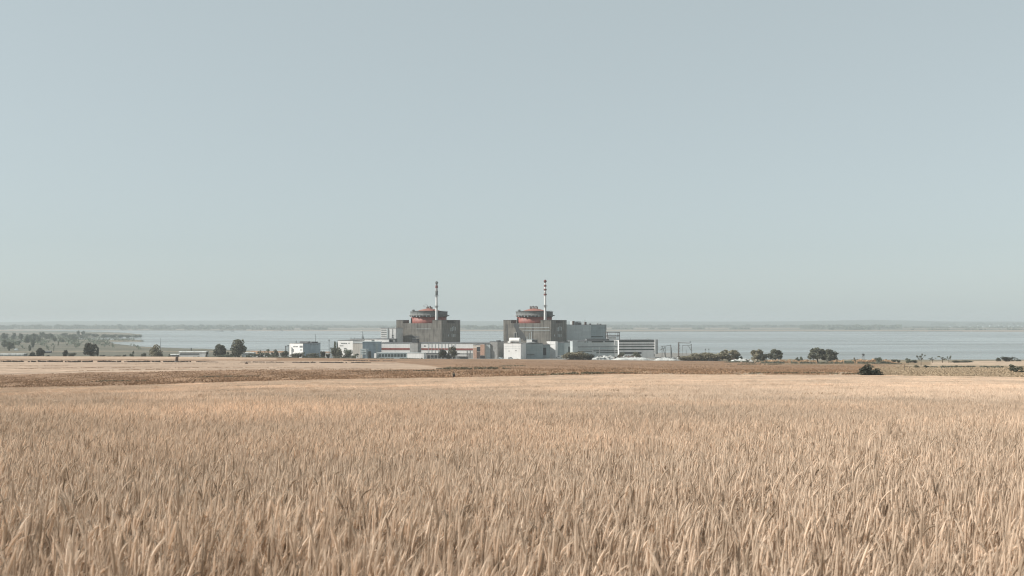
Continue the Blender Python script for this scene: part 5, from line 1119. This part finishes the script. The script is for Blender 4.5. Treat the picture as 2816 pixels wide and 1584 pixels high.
def wheat_zone(name, label, Y0, Y1, cell, srcs, seed, marg=1.08, fade0=0.0, fade1=0.0):
    rg = np.random.default_rng(seed); Ps = []
    for Y in np.arange(Y0, Y1, cell):
        hw = 0.5143*max(Y,0)*marg+7; xs = np.arange(-hw, hw, cell); Ps.append(np.stack([xs, np.full(len(xs), Y)], 1))
    P = np.concatenate(Ps); P += rg.uniform(-.5,.5,P.shape)*cell*.7; n = len(P); x, Y = P[:,0], P[:,1]
    edge = 300+3*wob(x/8, 0, 2); k = (Y < edge) & (rg.random(n) < np.clip((Y-Y0+1e-3)/(fade0+1e-6), 0, 1)) & (rg.random(n) < np.clip((Y1-Y)/(fade1+1e-6), 0, 1)); x, Y = x[k], Y[k]; n = len(x)
    z = ground(x, Y); dz = (ground(x, Y+.5)-ground(x, Y-.5)); s = 1+.07*wob(x/2.2, Y/2.6, 3)+.05*wob(x/9, Y/7, 1); hs_ = s.copy()
    for (y0, kx, wd, ph) in ((19,.22,.07,1),(33,.42,.12,3),(44,.5,.16,4),(58,.55,.22,5),(63,.58,.2,6),(82,.6,.3,7),(104,.62,.35,11),(128,.65,.45,8),(152,.62,.5,12),(178,.6,.6,9),(206,.6,.7,13),(232,.55,.8,10),(262,.5,.9,14)):
        sd_ = Y-(y0+kx*x+.5*wob(x/6, 0, ph)); on = wob(x/(y0*.25), 0, ph*2.1) > -.3; wd = wd*2.2+.15; hs_[on & (np.abs(sd_) < wd)] *= .55; hs_[on & (sd_ >= wd) & (sd_ < wd*2.2)] *= (1.0 if y0 < 50 else 1.07)
    rot = np.stack([np.arctan(dz)*.8, np.zeros(n), rg.normal(0,.35,n)], 1); scl = np.stack([s, s, hs_], 1)
    return scatter(name, label, srcs, np.stack([x, Y, z-.02], 1), rot, scl, rg.integers(0, len(srcs), n))
near = [wheat_patch('wheat_tuft', .5, 200, 0, 100+i, M['wheat']) for i in range(8)]
mid = [wheat_patch('wheat_tuft_mid', .5, 125, 1, 200+i, M['wheat_far'], 1.2) for i in range(8)]
far_ = [wheat_patch('wheat_tuft_far', .9, 220, 1, 300+i, M['wheat_far'], 1.4) for i in range(6)]
wheat_zone('near_wheat', 'ripe wheat ears filling the foreground', -5, 30, .38, near, 1, 1.25, 0, 8)
wheat_zone('middle_wheat', 'ripe wheat field from the foreground to the slope', 22, 150, .45, mid, 2, 1.08, 8, 60)
wheat_zone('far_wheat', 'ripe wheat field down to its far edge', 90, 304, .75, far_, 3, 1.08, 60, 0)
# brown blades painting in the shade of the wheel-line gaps in the crop
PW = []
for (y0, kx, sp, ph, n) in ((33,.42,.12,3,900),(44,.5,.16,4,1300),(58,.55,.22,5,1800),(64,.58,.2,6,1500),(82,.6,.3,7,2200),(104,.62,.35,11,2300),(128,.65,.45,8,2500),(152,.62,.5,12,2500),(178,.6,.6,9,2600),(206,.6,.7,13,2400),(232,.55,.8,10,2200),(262,.5,.9,14,1800)):
    n *= 5; x = rg.uniform(-1, 1, n)*y0*.75; Y = y0+kx*x+.5*wob(x/6, 0, ph)+rg.normal(0, sp*.8, n)
    k = (wob(x/(y0*.14), 0, ph*2.1) > -.1) & (Y > 20) & (Y < 297) & (np.abs(x) < Y*.56); x, Y = x[k], Y[k]
    PW.append(np.stack([x, Y, ground(x, Y)+rg.uniform(.66, .87, len(x))], 1))
PW = np.concatenate(PW)
o = leafmass('tramline_shade', PW, .06+.0005*PW[:,1]*(.6+.6*rg.random(len(PW))), leaf_mat('brown_tramline_shade', (0.34,0.235,0.15), (0.55,0.40,0.27)), None, None, .8, 21, 1.3)
tag(o, 'thin brown lines of painted shade running across the ripe wheat', None, None, 'stuff')
